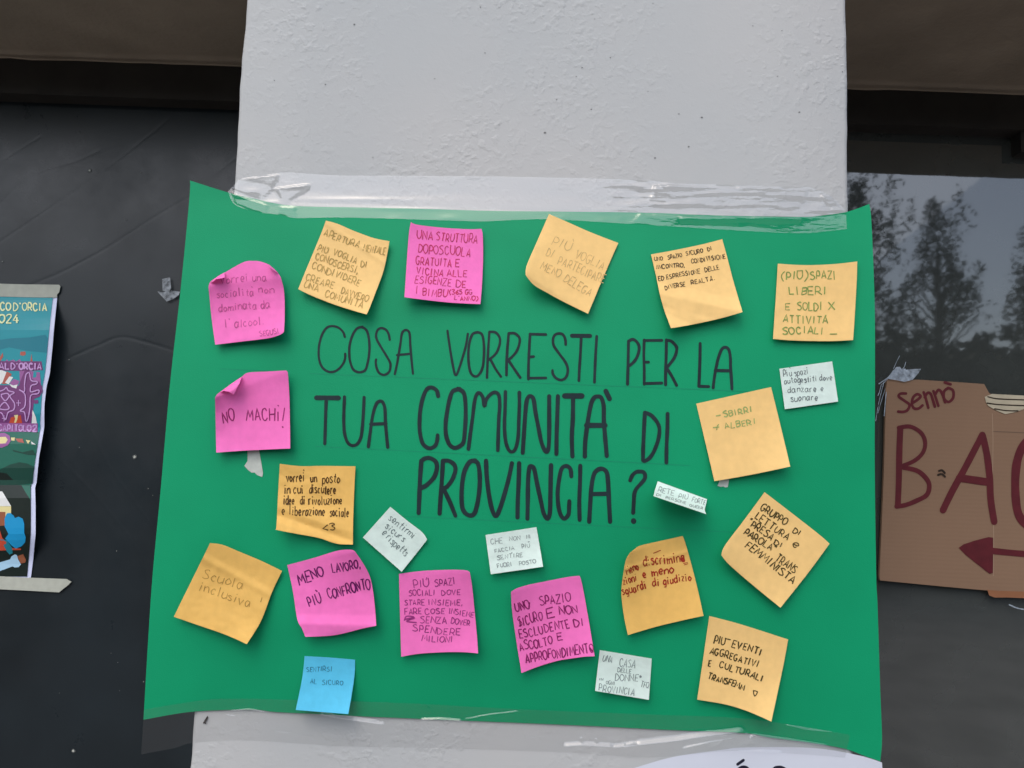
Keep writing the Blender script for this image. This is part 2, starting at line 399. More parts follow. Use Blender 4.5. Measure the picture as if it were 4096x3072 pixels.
def world_creases():
    out = []
    for pts, sg, am in creases:
        q = [P(p[0], p[1], GLASS) for p in cat_rom(pts, 8)]
        out.append(([(v.x, v.z) for v in q], sg, am))
    return out
WC = world_creases()
cells = {}
for ci, (q, sg, am) in enumerate(WC):
    for k in range(len(q)-1):
        x0, x1 = sorted((q[k][0], q[k+1][0])); z0, z1 = sorted((q[k][1], q[k+1][1]))
        for gx in range(int((x0+5-.02)/.03), int((x1+5+.02)/.03)+1):
            for gz in range(int((z0-.02)/.03), int((z1+.02)/.03)+1): cells.setdefault((gx, gz), []).append((ci, k))
def film_h(x, z):
    h = 0.0008*mnoise.noise(Vector((x*5, z*5, 0))) + 0.00022*mnoise.noise(Vector((x*14, z*14, 3)))
    for ci, k in cells.get((int((x+5)/.03), int(z/.03)), ()):
        q, sg, am = WC[ci]; (ax, az), (bx, bz) = q[k], q[k+1]
        dx, dz = bx-ax, bz-az; l2 = dx*dx+dz*dz or 1e-9
        t = max(0, min(1, ((x-ax)*dx+(z-az)*dz)/l2)); d = math.hypot(x-ax-t*dx, z-az-t*dz)
        e = 1.0
        hh = sg*am*0.0002*math.exp(-(d/0.0014)**2)*e
        if abs(hh) > 2e-5: return h + hh
    return h
FX0, FX1, FZ0, FZ1 = -0.86, PL+0.05, 0.86, FRAME_Z+0.02
nx, nz_ = 330, 620
vs, fs, fm = [], [], []
for j in range(nz_+1):
    for i in range(nx+1):
        x = FX0+(FX1-FX0)*i/nx; z = FZ0+(FZ1-FZ0)*j/nz_
        vs.append(Vector((x, GLASS-film_h(x, z), z)))
for j in range(nz_):
    for i in range(nx): a = j*(nx+1)+i; fs.append((a, a+1, a+nx+2, a+nx+1)); fm.append(0)
b = len(vs)
vs += [Vector(p) for p in ((-3.2,GLASS+.002,.3),(FX0,GLASS+.002,.3),(FX0,GLASS+.002,FZ1),(-3.2,GLASS+.002,FZ1),(FX1,GLASS+.002,.3),(FX1,GLASS+.002,FZ0),(FX0,GLASS+.002,FZ0))]
fs += [(b, b+1, b+2, b+3), (b+1, b+4, b+5, b+6)]; fm += [0, 0]
rs = random.Random(11)
for F, lst in ((Z00, ((775,1475,22),(1220,1490,6),(1678,1277,4))), (Z01, ((1095,242,6),(25,603,9),(600,1450,7))),
               (Z02, ((1165,630,24),(1283,903,7),(1322,962,5),(688,547,6),(1010,1442,6))),
               (Z03, ((635,1510,22),(1020,745,6),(962,665,5),(515,1010,5),(1035,990,5),(1242,912,7)))):
    for (x, y, r) in lst:
        c = F((x, y)); c = P(c[0], c[1], GLASS); b = len(vs); k = 14
        for ring, (mul, mi) in enumerate(((1.0, 2), (.55, 1))):
            b = len(vs)
            for j in range(k):
                th = j/k*math.tau; rr = r/2.16*0.00026*mul*rs.uniform(.75, 1.25)
                xx, zz = c.x+rr*math.cos(th), c.z+rr*math.sin(th)
                vs.append(Vector((xx, GLASS-film_h(c.x, c.z)-.0006-.0003*ring, zz)))
            fs.append(tuple(range(b, b+k))); fm.append(mi)
FILM = mat('dull_black_film', (0.0125, 0.0185, 0.0225, 1), 0.32, 0.42, noise=(6, .3), bump=(300, .00004))
def smudge(mt, scale, lo, hi):
    n = mt.node_tree; b = n.nodes['Principled BSDF']; nz = n.nodes.new('ShaderNodeTexNoise'); nz.inputs['Scale'].default_value = scale; nz.inputs['Detail'].default_value = 8; nz.inputs['Roughness'].default_value = .7
    n.links.new(n.nodes['Texture Coordinate'].outputs['Object'], nz.inputs['Vector']); mr = n.nodes.new('ShaderNodeMapRange')
    mr.inputs['From Min'].default_value = .35; mr.inputs['From Max'].default_value = .65; mr.inputs['To Min'].default_value = lo; mr.inputs['To Max'].default_value = hi
    n.links.new(nz.outputs['Fac'], mr.inputs['Value']); n.links.new(mr.outputs[0], b.inputs['Roughness'])
smudge(FILM, 7, .25, .40)
SPOT = mat('pale_spot', (0.45, 0.47, 0.42, 1), .8, .1); SPOT2 = mat('faint_spot', (0.10, 0.11, 0.11, 1), .7, .1)

def window(x0, x1, label, film):
    t = thing('shop_window', ((x0+x1)/2, GLASS, 0.3), label, 'window')
    v2, f2 = [], []
    box(v2, f2, x0, x1, FRAME_Y, GLASS+.03, FRAME_Z, SOFFIT+.003)
    box(v2, f2, x0, x1, FRAME_Y, GLASS+.03, .24, .3)
    xs = x0 if film else x1-.05
    box(v2, f2, xs, xs+.05, FRAME_Y+.002, GLASS+.03, .3, FRAME_Z)
    obj('frame', v2, f2, FRAME, t, smooth=False)
    return t
tw = window(-3.2, PL-.001, 'wide dark window covered with creased black film, left of the pillar', True)
obj('film', vs, fs, [FILM, SPOT, SPOT2], tw, fmat=fm)
tw2 = window(PR+.001, 3.4, 'dark window mirroring trees and sky, right of the pillar', False)
gm = mat('dark_mirroring_glass', (0.048, 0.054, 0.051, 1), 0.028, 0.5, noise=(14, .10))
g_ = gm.node_tree.nodes['Principled BSDF']; g_.inputs['IOR'].default_value = 2.15
def bumpy_glass():
    n = gm.node_tree; nb = n.nodes.new('ShaderNodeTexNoise'); nb.inputs['Scale'].default_value = 35; nb.inputs['Detail'].default_value = 2
    n.links.new(n.nodes['Texture Coordinate'].outputs['Object'], nb.inputs['Vector'])
    bp = n.nodes.new('ShaderNodeBump'); bp.inputs['Distance'].default_value = 0.00003; n.links.new(nb.outputs['Fac'], bp.inputs['Height'])
    n.links.new(bp.outputs[0], g_.inputs['Normal'])
bumpy_glass()
obj('glass_pane', [Vector(p) for p in ((PR-.05,GLASS,.3),(3.4,GLASS,.3),(3.4,GLASS,FRAME_Z+.02),(PR-.05,GLASS,FRAME_Z+.02))], [(0,1,2,3)], gm, tw2, smooth=False)
v2, f2 = [], []
a_ = P(4070, 500, FRAME_Y+.012); b_ = P(4180, 618, FRAME_Y+.012)
box(v2, f2, a_.x, b_.x, FRAME_Y+.006, GLASS, b_.z, FRAME_Z+.001)
obj('bracket', v2, f2, FRAME, tw2, smooth=False)
# unseen box added behind the panes to block light
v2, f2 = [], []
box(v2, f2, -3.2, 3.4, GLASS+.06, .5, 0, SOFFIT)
tag(obj('light_block_box', v2, f2, FRAME, smooth=False), 'unseen dark box added to block light behind both windows', 'wall')
v2, f2 = [], []
box(v2, f2, -3.2, PL-.001, 0.004, .41, 0, .24); box(v2, f2, PR+.001, 3.4, 0.004, .41, 0, .24)
tag(obj('window_sill_wall', v2, f2, BROWN, smooth=False), 'low brown sill wall under the shop windows', 'wall')

# ------------------------------------------------------------------ trees across the street (mirrored in the right pane)
LEAF = mat('evergreen_leaf', (0.045, 0.055, 0.04, 1), .6, .2, noise=(3, .4)); BARK = mat('bark', (0.06, 0.05, 0.04, 1), .9, .1)
def tree(x, y, h, wd, seed, label):
    rt = random.Random(seed)
    t = thing('evergreen_tree', (x, y, 0), label, 'tree', 'evergreen trees across the street')
    v, f = [], []
    def tube(p, q, r0, r1, k=6):
        b = len(v); d = (q-p).normalized(); a = d.orthogonal().normalized(); c = d.cross(a)
        for (o, r) in ((p, r0), (q, r1)):
            for j in range(k): th = j/k*math.tau; v.append(o+a*r*math.cos(th)+c*r*math.sin(th))
        for j in range(k): f.append((b+j, b+(j+1) % k, b+k+(j+1) % k, b+k+j))
    base = Vector((x, y, 0)); tube(base, base+Vector((0, 0, h*.5)), .13, .08); tube(base+Vector((0, 0, h*.5)), base+Vector((0, 0, h*.93)), .08, .015)
    shoots = []
    for k in range(int(95*wd)):
        z = h*rt.uniform(.12, .9); rad = wd*(0.5+.5*math.sin(min(1, z/h*1.15)*math.pi*.62+.5))*(1-(z/h)**3)*rt.uniform(.25, 1)*.8
        th = rt.uniform(0, math.tau); p = base+Vector((0, 0, z*.93)); q = base+Vector((rad*math.cos(th), rad*math.sin(th), z+rad*.45))
        tube(p, q, .02, .008, 4); shoots.append((q, rt.uniform(.28, .6)))
    for k in range(7):
        th = rt.uniform(0, math.tau); rad = wd*rt.uniform(.05, .45); p = base+Vector((rad*math.cos(th), rad*math.sin(th), h*rt.uniform(.86, .95)))
        shoots.append((p, rt.uniform(.3, .55)))
    obj('trunk', v, f, BARK, t)
    lv, lf = [], []
    for q, ln in shoots:
        tip = q+Vector((rt.uniform(-.2, .2), rt.uniform(-.2, .2), ln)); n = int(80*ln/.4)
        for k in range(n):
            s = rt.random(); c = q.lerp(tip, s)+Vector((rt.gauss(0, .11*(1.1-s)), rt.gauss(0, .11*(1.1-s)), rt.gauss(0, .04)))
            d = Vector((rt.gauss(0, 1), rt.gauss(0, 1), rt.uniform(.1, 1.6))).normalized(); e = d.orthogonal().normalized()
            e = Matrix.Rotation(rt.uniform(0, 6.28), 3, d) @ e; L_ = rt.uniform(.04, .09); wv = L_*.22
            b = len(lv); lv.extend((c, c+d*L_*.5+e*wv, c+d*L_, c+d*L_*.5-e*wv)); lf.append((b, b+1, b+2, b+3))
    obj('crown', lv, lf, LEAF, t, smooth=False)
TR = [(4.75, -9.0, 5.75, 1.0, 'tallest narrow evergreen tree, mirrored beside the pillar edge'),
      (5.95, -9.3, 5.3, .95, 'spiky evergreen tree mirrored in the middle of the right pane'),
      (7.15, -9.0, 4.75, .9, 'lower evergreen tree mirrored at the right edge of the pane'),
      (8.4, -9.4, 4.9, 1.1, 'evergreen tree at the far end of the street row'),
      (3.2, -9.8, 4.0, 1.0, 'short evergreen tree hidden behind the mirrored row')]
for i, (x, y, h, wd, lb) in enumerate(TR): tree(x, y, h, wd, 20+i, lb)
# clipped hedge behind them
v, f = [], []; rh = random.Random(8)
for k in range(16000):
    x = rh.uniform(-11, 12); z = 4.0*rh.random()**.8*(0.93+.12*mnoise.noise(Vector((x*.8, 1, 1)))); y = -10.6+rh.uniform(-.7, .5)
    d = Vector((rh.gauss(0, 1), rh.gauss(0, 1), rh.gauss(.5, 1))).normalized(); e = d.orthogonal().normalized(); s = rh.uniform(.12, .26); c = Vector((x, y, max(.05, z)))
    b = len(v); v += [c, c+d*s*.5+e*s*.35, c+d*s, c+d*s*.5-e*s*.35]; f.append((b, b+1, b+2, b+3))
b = len(v); box(v, f, -11, 12, -11.2, -10.7, 0, 3.5)
tag(obj('hedge', v, f, LEAF, smooth=False), 'long dark hedge across the street behind the evergreen trees', 'hedge')

# ------------------------------------------------------------------ the green poster
def smooth01(a, b, x):
    t = max(0, min(1, (x-a)/(b-a))); return t*t*(3-2*t)
ZT, ZB = P(2048, 840).z, P(2048, 2890).z
def poster_lift(px, py):
    p = P(px, py); v = max(0, min(1, (ZT-p.z)/(ZT-ZB)))
    l = 0.0016 + 0.016*math.sin(math.pi*v)**.9*max(0, 1-(p.x/.40)**2)
    l += 0.0011*mnoise.noise(Vector((p.x*7, p.z*7, 4)))*math.sin(math.pi*v)**.6 + .00035*mnoise.noise(Vector((p.x*18, p.z*22, 9)))*min(1, v*12, (1-v)*12)
    if p.x < -.283: l -= 1.3*(-.283-p.x)**2
    if p.x > .30: l += .7*(p.x-.30)**2*(1-v)*2
    return l
def on_poster(px, py, h=0.0): return P(px, py, -(poster_lift(px, py)+h))
top = [(760,722),(913,770),(1018,795),(1134,819),(1242,826),(1403,829),(1656,834),(1950,843),(2312,847),(2600,851),(2888,862),(3206,867),(3279,863),(3386,848),(3477,816)]
rgt = [(3477,816),(3484,861),(3491,999),(3499,1231),(3500,1536),(3499,1860),(3505,2304),(3510,2415),(3521,2758),(3528,2952),(3521,3045)]
bot = [(574,2879),(741,2850),(880,2841),(1024,2839),(1100,2848),(1281,2857),(1500,2868),(2250,2899),(2657,2919),(2973,2932),(3072,2949),(3234,2970),(3378,2995),(3456,3023),(3521,3045)]
lft = [(760,722),(757,800),(722,1161),(680,1536),(643,1953),(610,2304),(590,2600),(574,2879)]
def resamp(pts, n):
    q = cat_rom(pts, 8) if len(pts) > 2 else list(pts)
    d = [0]
    for a, b in zip(q, q[1:]): d.append(d[-1]+math.hypot(b[0]-a[0], b[1]-a[1]))
    out = []; k = 0
    for i in range(n+1):
        t = d[-1]*i/n
        while k < len(d)-2 and d[k+1] < t: k += 1
        s = (t-d[k])/((d[k+1]-d[k]) or 1); out.append((q[k][0]+(q[k+1][0]-q[k][0])*s, q[k][1]+(q[k+1][1]-q[k][1])*s))
    return out
def coons(top, right, bottom, left, n, m_):
    T = resamp(top, n); Bt = resamp(bottom, n); Lf = resamp(left, m_); Rg = resamp(right, m_); g = []
    for j in range(m_+1):
        v = j/m_
        for i in range(n+1):
            u = i/n; p = []
            for c in (0, 1):
                p.append((1-v)*T[i][c]+v*Bt[i][c]+(1-u)*Lf[j][c]+u*Rg[j][c]-((1-u)*(1-v)*T[0][c]+u*(1-v)*T[n][c]+(1-u)*v*Bt[0][c]+u*v*Bt[n][c]))
            g.append(tuple(p))
    return g
def grid_faces(n, m_, b=0):
    return [(b+j*(n+1)+i, b+(j+1)*(n+1)+i, b+(j+1)*(n+1)+i+1, b+j*(n+1)+i+1) for j in range(m_) for i in range(n)]
g = coons(top, rgt, bot, lft, 140, 110)
c0 = on_poster(2048, 1536)
PT = thing('poster', c0, 'large green paper poster asking about community in black hand lettering, taped across the pillar', 'poster')
GREEN = mat('green_paper', S(14, 150, 102, KI), 0.52, 0.15, noise=(9, .06), bump=(1000, .00014))
obj('sheet', [on_poster(*p) for p in g], grid_faces(140, 110), GREEN, PT, solid=0.0003)

INK = mat('black_marker', S(30, 46, 50, KI), .6, .2, noise=(40, .2))
ink = Ink(on_poster)
def st(F, w_, *strokes):
    for pts in strokes: ink.stroke([F(p) for p in pts], w_*1.07/SCALE[id(F)])
# line one
st(T1, 21, [(440,240),(425,195),(380,150),(320,133),(265,148),(220,210),(192,300),(183,385),(190,470),(220,540),(270,578),(325,583),(380,555),(425,500),(443,450),(444,405)])
st(T1, 23, [(615,140),(560,158),(520,215),(492,300),(484,380),(490,470),(520,555),(565,585),(610,583),(645,560),(668,480),(682,380),(680,280),(665,200),(640,160),(600,143)])
st(T1, 22, [(882,268),(872,215),(845,170),(800,153),(765,170),(748,215),(755,265),(790,330),(840,410),(880,480),(890,520),(880,575),(850,605),(815,612),(775,590),(752,540),(744,490),(748,462)])
st(T1, 22, [(932,605),(955,500),(985,320),(1000,215),(1020,180),(1045,172),(1070,188),(1080,230),(1085,330),(1095,450),(1110,600)], [(955,418),(1090,405)])
st(T1, 22, [(1450,180),(1465,290),(1490,450),(1515,580),(1530,615),(1550,590),(1590,470),(1630,330),(1650,210)])
st(T1, 24, [(1745,193),(1695,215),(1665,300),(1655,400),(1660,510),(1680,595),(1720,628),(1760,610),(1795,540),(1808,430),(1808,320),(1795,230),(1770,200),(1735,194)])
st(T1, 23, [(1862,190),(1852,330),(1845,470),(1838,640)], [(1865,190),(1920,195),(1960,240),(1965,300),(1940,380),(1900,430),(1855,465)], [(1870,455),(1920,550),(1975,630)])
st(T1, 25, [(2052,205),(2040,340),(2032,480),(2030,615)], [(2052,205),(2110,205),(2155,245),(2158,300),(2130,380),(2080,440),(2040,470)], [(2050,470),(2110,560),(2165,640)])
st(T2, 25, [(50,210),(42,350),(35,500),(33,655)], [(50,212),(205,216)], [(45,437),(85,433)], [(33,645),(205,643)])
st(T2, 25, [(400,315),(395,260),(370,215),(325,207),(290,225),(275,270),(285,330),(340,410),(395,485),(420,550),(415,610),(390,650),(345,663),(300,640),(275,605),(270,570)])
st(T2, 38, [(462,228),(640,230)]); st(T2, 26, [(553,235),(545,400),(535,550),(530,670)]); st(T2, 27, [(705,235),(695,400),(688,550),(683,685)])
st(T2, 28, [(1018,280),(1015,420),(1012,560),(1008,705)], [(1018,285),(1050,265),(1085,275),(1118,320),(1120,380),(1095,450),(1055,500),(1020,525)])
st(T2, 26, [(1172,270),(1168,420),(1172,560),(1172,705)], [(1172,275),(1345,273)], [(1170,488),(1215,487)], [(1172,698),(1345,693)])
st(T2, 29, [(1390,270),(1388,420),(1383,560),(1382,710)], [(1390,275),(1435,280),(1485,330),(1490,380),(1465,450),(1405,530)], [(1395,550),(1440,620),(1490,715)])
st(T2, 29, [(1722,305),(1720,450),(1715,600),(1710,725)], [(1710,725),(1805,728)])
st(T2, 28, [(1850,740),(1865,620),(1895,470),(1930,370),(1965,342),(2000,360),(2018,430),(2022,550),(2030,660),(2035,750)], [(1870,570),(2022,572)])
# line two
st(T1, 42, [(160,838),(380,840)]); st(T1, 30, [(258,850),(252,1000),(248,1150),(243,1290)])
st(T1, 30, [(437,830),(432,950),(430,1080),(440,1200),(470,1280),(515,1308),(565,1290),(600,1220),(615,1100),(625,950),(630,835)])
st(T1, 30, [(672,1320),(690,1180),(715,1010),(750,900),(785,872),(815,885),(835,950),(840,1080),(850,1200),(862,1325)], [(695,1098),(845,1092)])
st(T3, 30, [(307,170),(295,125),(255,100),(215,115),(185,180),(165,270),(157,370),(160,460),(180,545),(215,582),(250,588),(285,565),(300,520),(302,485)])
st(T3, 31, [(480,112),(425,130),(400,190),(380,290),(367,390),(370,480),(395,555),(435,585),(475,575),(510,540),(522,440),(528,330),(525,210),(510,140),(465,110)])
st(T3, 28, [(550,595),(565,480),(585,330),(600,210),(620,152),(645,148),(668,185),(680,250),(695,195),(735,150),(770,140),(795,165),(802,240),(795,350),(790,480),(787,605)])
st(T3, 27, [(848,135),(845,270),(840,400),(848,520),(870,595),(900,618),(930,590),(950,500),(955,380),(960,250),(960,140)])
st(T3, 31, [(987,625),(995,500),(1005,350),(1015,230),(1030,180),(1055,172),(1075,200),(1090,300),(1115,430),(1140,550),(1175,618),(1195,580),(1200,450),(1200,300),(1200,170)])
st(T3, 31, [(1270,170),(1265,330),(1260,480),(1258,635)]); st(T3, 41, [(1325,168),(1463,168)]); st(T3, 32, [(1392,190),(1390,350),(1382,500),(1387,655)])
st(T3, 33, [(1487,655),(1490,540),(1510,380),(1535,240),(1560,185),(1590,172),(1620,185),(1638,250),(1640,370),(1650,500),(1663,650)]); st(T3, 38, [(1500,405),(1650,405)], [(1656,130),(1685,190)])
st(T2, 36, [(1178,985),(1170,1150),(1162,1320),(1160,1450)], [(1178,985),(1240,1010),(1300,1080),(1322,1150),(1310,1250),(1270,1360),(1225,1430),(1175,1460),(1160,1450)], [(1402,995),(1400,1150),(1392,1320),(1390,1475)])
# line three
st(T3, 33, [(172,690),(162,820),(155,980),(150,1110)], [(172,690),(200,672),(240,668),(285,695),(297,745),(275,820),(220,880),(170,910)])
st(T3, 32, [(345,690),(338,820),(328,960),(318,1115)], [(345,690),(390,690),(435,720),(445,770),(420,840),(380,895),(345,915)], [(355,925),(400,1020),(445,1130)])
st(T3, 33, [(605,688),(560,700),(520,770),(502,860),(495,960),(500,1060),(525,1110),(565,1130),(600,1110),(625,1020),(640,900),(640,790),(625,710),(590,689)])
st(T3, 33, [(692,690),(698,820),(715,960),(740,1080),(770,1135),(800,1085),(840,960),(875,830),(900,710)], [(958,710),(955,850),(948,1000),(945,1145)])
st(T3, 33, [(1025,1155),(1028,1000),(1030,850),(1040,750),(1058,735),(1080,760),(1100,860),(1130,1000),(1155,1110),(1185,1155),(1205,1110),(1210,960),(1212,840),(1215,725)])
st(T3, 31, [(1378,815),(1370,755),(1335,732),(1300,755),(1280,840),(1268,950),(1275,1060),(1295,1130),(1325,1155),(1355,1120),(1360,1060),(1362,1015)], [(1450,730),(1448,860),(1442,1020),(1445,1165)])
st(T3, 33, [(1522,1180),(1530,1040),(1540,900),(1560,800),(1595,760),(1635,757),(1665,790),(1675,880),(1680,1000),(1690,1180)], [(1535,958),(1680,955)])
st(Q, 82, [(115,395),(160,290),(240,215),(330,200),(410,215),(445,280),(430,370),(350,470),(260,570),(210,680),(195,850),(187,1000),(180,1115)])
st(Q, 104, [(188,1285),(192,1305)])
ink.build('lettering', INK, PT)
pg = Ink(on_poster)
for a, b in (((1237,1494),(2990,1566)),((1260,1785),(2760,1862)),((1560,2062),(2960,2130)),((880,1475),(1120,1486))):
    n = 24; pg.stroke([(a[0]+(b[0]-a[0])*i/n, a[1]+(b[1]-a[1])*i/n) for i in range(n+1)], 2.0, caps=False, base=.0001)
pg.build('pencil_guide_lines', mat('pencil_on_green', S(22, 138, 102, KI), .6, .2), PT)

# ------------------------------------------------------------------ sticky notes
def inv_bil(q, p):
    u = v = .5
    for _ in range(14):
        f = [0, 0]; fu = [0, 0]; fv = [0, 0]
        for c in (0, 1):
            a, b, cc, d = q[0][c], q[1][c], q[2][c], q[3][c]
            f[c] = (1-u)*(1-v)*a+u*(1-v)*b+u*v*cc+(1-u)*v*d - p[c]
            fu[c] = (1-v)*(b-a)+v*(cc-d); fv[c] = (1-u)*(d-a)+u*(cc-b)
        det = fu[0]*fv[1]-fu[1]*fv[0] or 1e-9
        u -= (f[0]*fv[1]-f[1]*fv[0])/det; v -= (fu[0]*f[1]-fu[1]*f[0])/det
        u = max(-.6, min(1.6, u)); v = max(-.6, min(1.6, v))
    return u, v
YEL = mat('yellow_note_paper', S(251, 211, 138, KI), .6, .2, noise=(120, .04), bump=(500, .00009), translucent=.14)
ORA = mat('orange_note_paper', S(243, 196, 108, KI), .6, .2, noise=(120, .04), bump=(500, .00009), translucent=.14)
PNK = mat('pink_note_paper', S(253, 124, 200, KI), .6, .2, noise=(120, .04), bump=(500, .00009), translucent=.14)
WHT = mat('white_note_paper', S(222, 240, 231, KI), .6, .2, noise=(120, .04), bump=(500, .00009), translucent=.14)
BLU = mat('blue_note_paper', S(92, 200, 236, KI), .6, .2, noise=(120, .04), bump=(500, .00009), translucent=.14)
INKS = {}
def inkmat(c):
    if c not in INKS: INKS[c] = mat('note_ink', S(*c, KI), .6, .2, noise=(260, .3))
    return INKS[c]
GROUP = {id(YEL): 'yellow sticky notes on the poster', id(ORA): 'yellow sticky notes on the poster', id(PNK): 'pink sticky notes on the poster', id(WHT): 'small white sticky notes on the poster'}

def note(label, m_, F, TL, TRc, BR, BL, top=(), right=(), bottom=(), left=(), lift=(0, 0, 0, 0), belly=.004, crump=0.00035, seed=0, ink_col=(60, 45, 30), wpx=4.5, lines=(), extra=(), flap=None, folds=(), base=.0007, N=44):
    q = [F(p) for p in (TL, TRc, BR, BL)]
    e = lambda a, mid, b: [F(a)] + [F(p) for p in mid] + [F(b)]
    def nl(px, py):
        u, v = inv_bil(q, (px, py)); u1 = max(0, min(1, u)); v1 = max(0, min(1, v))
        l = lift[0]*((1-u1)*(1-v1))**2 + lift[1]*(u1*(1-v1))**2 + lift[2]*(u1*v1)**2 + lift[3]*((1-u1)*v1)**2 + belly*v1**1.8
        if crump:
            l += crump*(mnoise.noise(Vector((u*3.1+seed, v*3.1, 0)))+.5*abs(mnoise.noise(Vector((u*7+seed, v*7, 5)))))*min(1, v1*5+.15)
        for (ua, va, ub, vb, amp, wd) in folds:
            dx, dy = ub-ua, vb-va; ll = math.hypot(dx, dy); d = ((u-ua)*dy-(v-va)*dx)/ll
            l += amp*max(0, 1-abs(d)/wd)
        return poster_lift(px, py)+base+l
    surf = lambda px, py, h=0.0: P(px, py, -(nl(px, py)+h))
    g = coons(e(TL, top, TRc), e(TRc, right, BR), e(BL, bottom, BR), e(TL, left, BL), N, N)
    cx = sum(p[0] for p in q)/4; cy = sum(p[1] for p in q)/4
    t = thing('sticky_note', surf(cx, cy), label, 'sticky note', GROUP.get(id(m_)))
    vv = [surf(*p) for p in g]; ff = grid_faces(N, N)
    if flap:
        for rows in flap:                   # curled-over corner: rows of (x, y, extra lift in mm)
            b = len(vv); k = len(rows[0])
            dense = []
            for row in rows: dense.append(row)
            R_ = 8; fine = []
            for i in range(len(rows)-1):
                for s in range(R_):
                    fine.append([tuple(a[c]+(bb[c]-a[c])*s/R_ for c in range(3)) for a, bb in zip(rows[i], rows[i+1])])
            fine.append(list(rows[-1]))
            for row in fine:
                for (x, y, h) in row:
                    p = F((x, y)); vv.append(surf(p[0], p[1], h/1000))
            ff += [(b+j*k+i, b+j*k+i+1, b+(j+1)*k+i+1, b+(j+1)*k+i) for j in range(len(fine)-1) for i in range(k-1)]
    obj('paper', vv, ff, m_, t, solid=.00012)
    ik = Ink(surf)
    for ln in lines: write(ik, F, *ln, wpx)
    for (pts, wd) in extra: ik.stroke([F(p) for p in pts], wd/SCALE[id(F)], caps=True)
    ik.build('handwriting', inkmat(ink_col), t)
    return t

note('pink sticky note about alcohol with both top corners curling, top left of the poster', PNK, A, (370,1050), (1170,945), (1205,1545), (445,1689),
     [(400,985),(560,885),(760,775),(870,762),(940,768),(1040,805),(1130,885)], [(1200,1060),(1212,1200),(1212,1400)], [(700,1659),(1000,1622),(1100,1600),(1180,1570)], [(375,1100),(405,1400)],
     lift=(.011,.012,.010,.003), belly=.004, crump=.0006, seed=1, ink_col=(196,84,146), wpx=4, base=.001,
     lines=(('Vorrei una',505,1010,1015,975,88),('socialita`',465,1170,870,1140,84),('non',925,1118,1095,1112,80),('dominata da',485,1320,1050,1275,86),("l' alcool.",560,1505,990,1465,90),('SEGUSI',940,1600,1150,1560,55)),
     flap=[[[(395,1000,.5),(470,935,.5),(548,890,.5)],[(430,985,6),(490,948,7),(548,905,6)],[(455,962,9),(520,955,10),(550,945,8)]],
           [[(1035,800,.5),(1085,840,.5),(1140,895,.5)],[(1040,825,6),(1070,850,7),(1110,880,6)]]])
note('yellow sticky note reading apertura mentale in pencil, tilted left of the topmost pink note', YEL, B, (425,228), (1127,455), (875,1265), (118,985),
     [(550,262),(720,335),(920,410),(1040,440)], [(1110,560),(1060,790),(960,1060),(905,1200)], [(260,1055),(500,1150),(700,1215)], [(360,400),(210,760)],
     lift=(.002,.006,.010,.004), belly=.004, folds=((.2,.08,.9,.26,.0006,.05),), ink_col=(178,148,84), wpx=4.5,
     lines=(('APERTURA',400,395,780,530,75),('MENTALE',835,560,1075,610,75),('PIU´',330,555,440,590,70),('VOGLIA',500,610,760,700,70),('DI',810,735,870,745,65),('CONOSCERSI,',305,655,775,820,75),('CONDIVIDERE',265,755,790,950,75),('CREARE',195,885,505,980,75),('DAVVERO',590,1030,880,1130,70),('UNA',175,960,330,1020,70),('COMUNITA´',410,1065,820,1200,75)))
note('pink sticky note asking for a free after-school, beside the pencilled yellow note at top', PNK, B, (1365,243), (2145,318), (2133,1152), (1293,1075),
     [(1430,272),(1700,305),(2000,322)], [(2160,400),(2163,650),(2150,950)], [(1500,1102),(1800,1135)], [(1345,350),(1325,600),(1308,850)],
     lift=(.007,.004,.004,.009), belly=.005, ink_col=(186,48,92), wpx=4,
     lines=(('UNA',1430,430,1605,440,95),('STRUTTURA',1645,445,2095,485,92),('DOPOSCUOLA',1445,580,2020,622,95),('GRATUITA',1420,710,1810,740,85),('E',1860,740,1900,742,75),('VICINA',1425,815,1720,840,75),('ALLE',1765,845,1985,852,75),('ESIGENZE',1410,915,1805,950,78),('DE',1865,958,1970,962,72),('I',1425,1035,1435,1035,85),('BIMBU',1495,1055,1765,1070,80),('(365 GG',1790,1040,2045,1045,50),("L'ANNO)",1845,1102,2105,1112,46)))
note('yellow sticky note on participation overlapping the top tape', YEL, Cz, (680,155), (1447,475), (1112,1258), (422,828),
     [(900,250),(1150,360)], [(1330,740)], [(450,870),(520,945),(640,1015),(850,1130)], [(560,430),(450,680),(425,760)],
     lift=(.001,.002,.004,.016), belly=.004, ink_col=(206, 174, 114), wpx=3.4,
     lines=(('PIU`',705,490,905,570,100),('VOGLIA',965,640,1275,775,95),('DI',645,610,710,640,85),('PARTECIPARE',775,705,1280,925,95),('MENO',580,760,790,860,85),('DELEGA',835,895,1130,1068,90)))
note('yellow sticky note with small black capitals and a creased lower corner', YEL, E, (230,260), (860,125), (1040,770), (407,913),
     [(450,220),(700,167)], [(900,270),(960,500)], [(600,880),(850,825)], [(270,430),(310,620),(350,760)],
     lift=(.001,.001,.009,.012), belly=.003, folds=((-.1,.5,.9,.95,.0022,.16),(0,.8,.4,1.1,-.0018,.12)), ink_col=(62,48,34), wpx=3.3,
     lines=(('UNO',262,315,335,308,32),('SPAZIO',380,303,505,283,35),('SICURO',540,270,690,243,36),('DI',735,228,770,220,32),('INCONTRO,',282,388,530,368,35),('CONDIVISIONE',590,340,890,293,38),('ED',297,492,345,487,38),('ESPRESSIONE',370,478,665,425,38),('DELLE',710,418,835,390,38),('DIVERSE',355,573,535,540,38),('REALTA´.',588,528,800,486,38)))
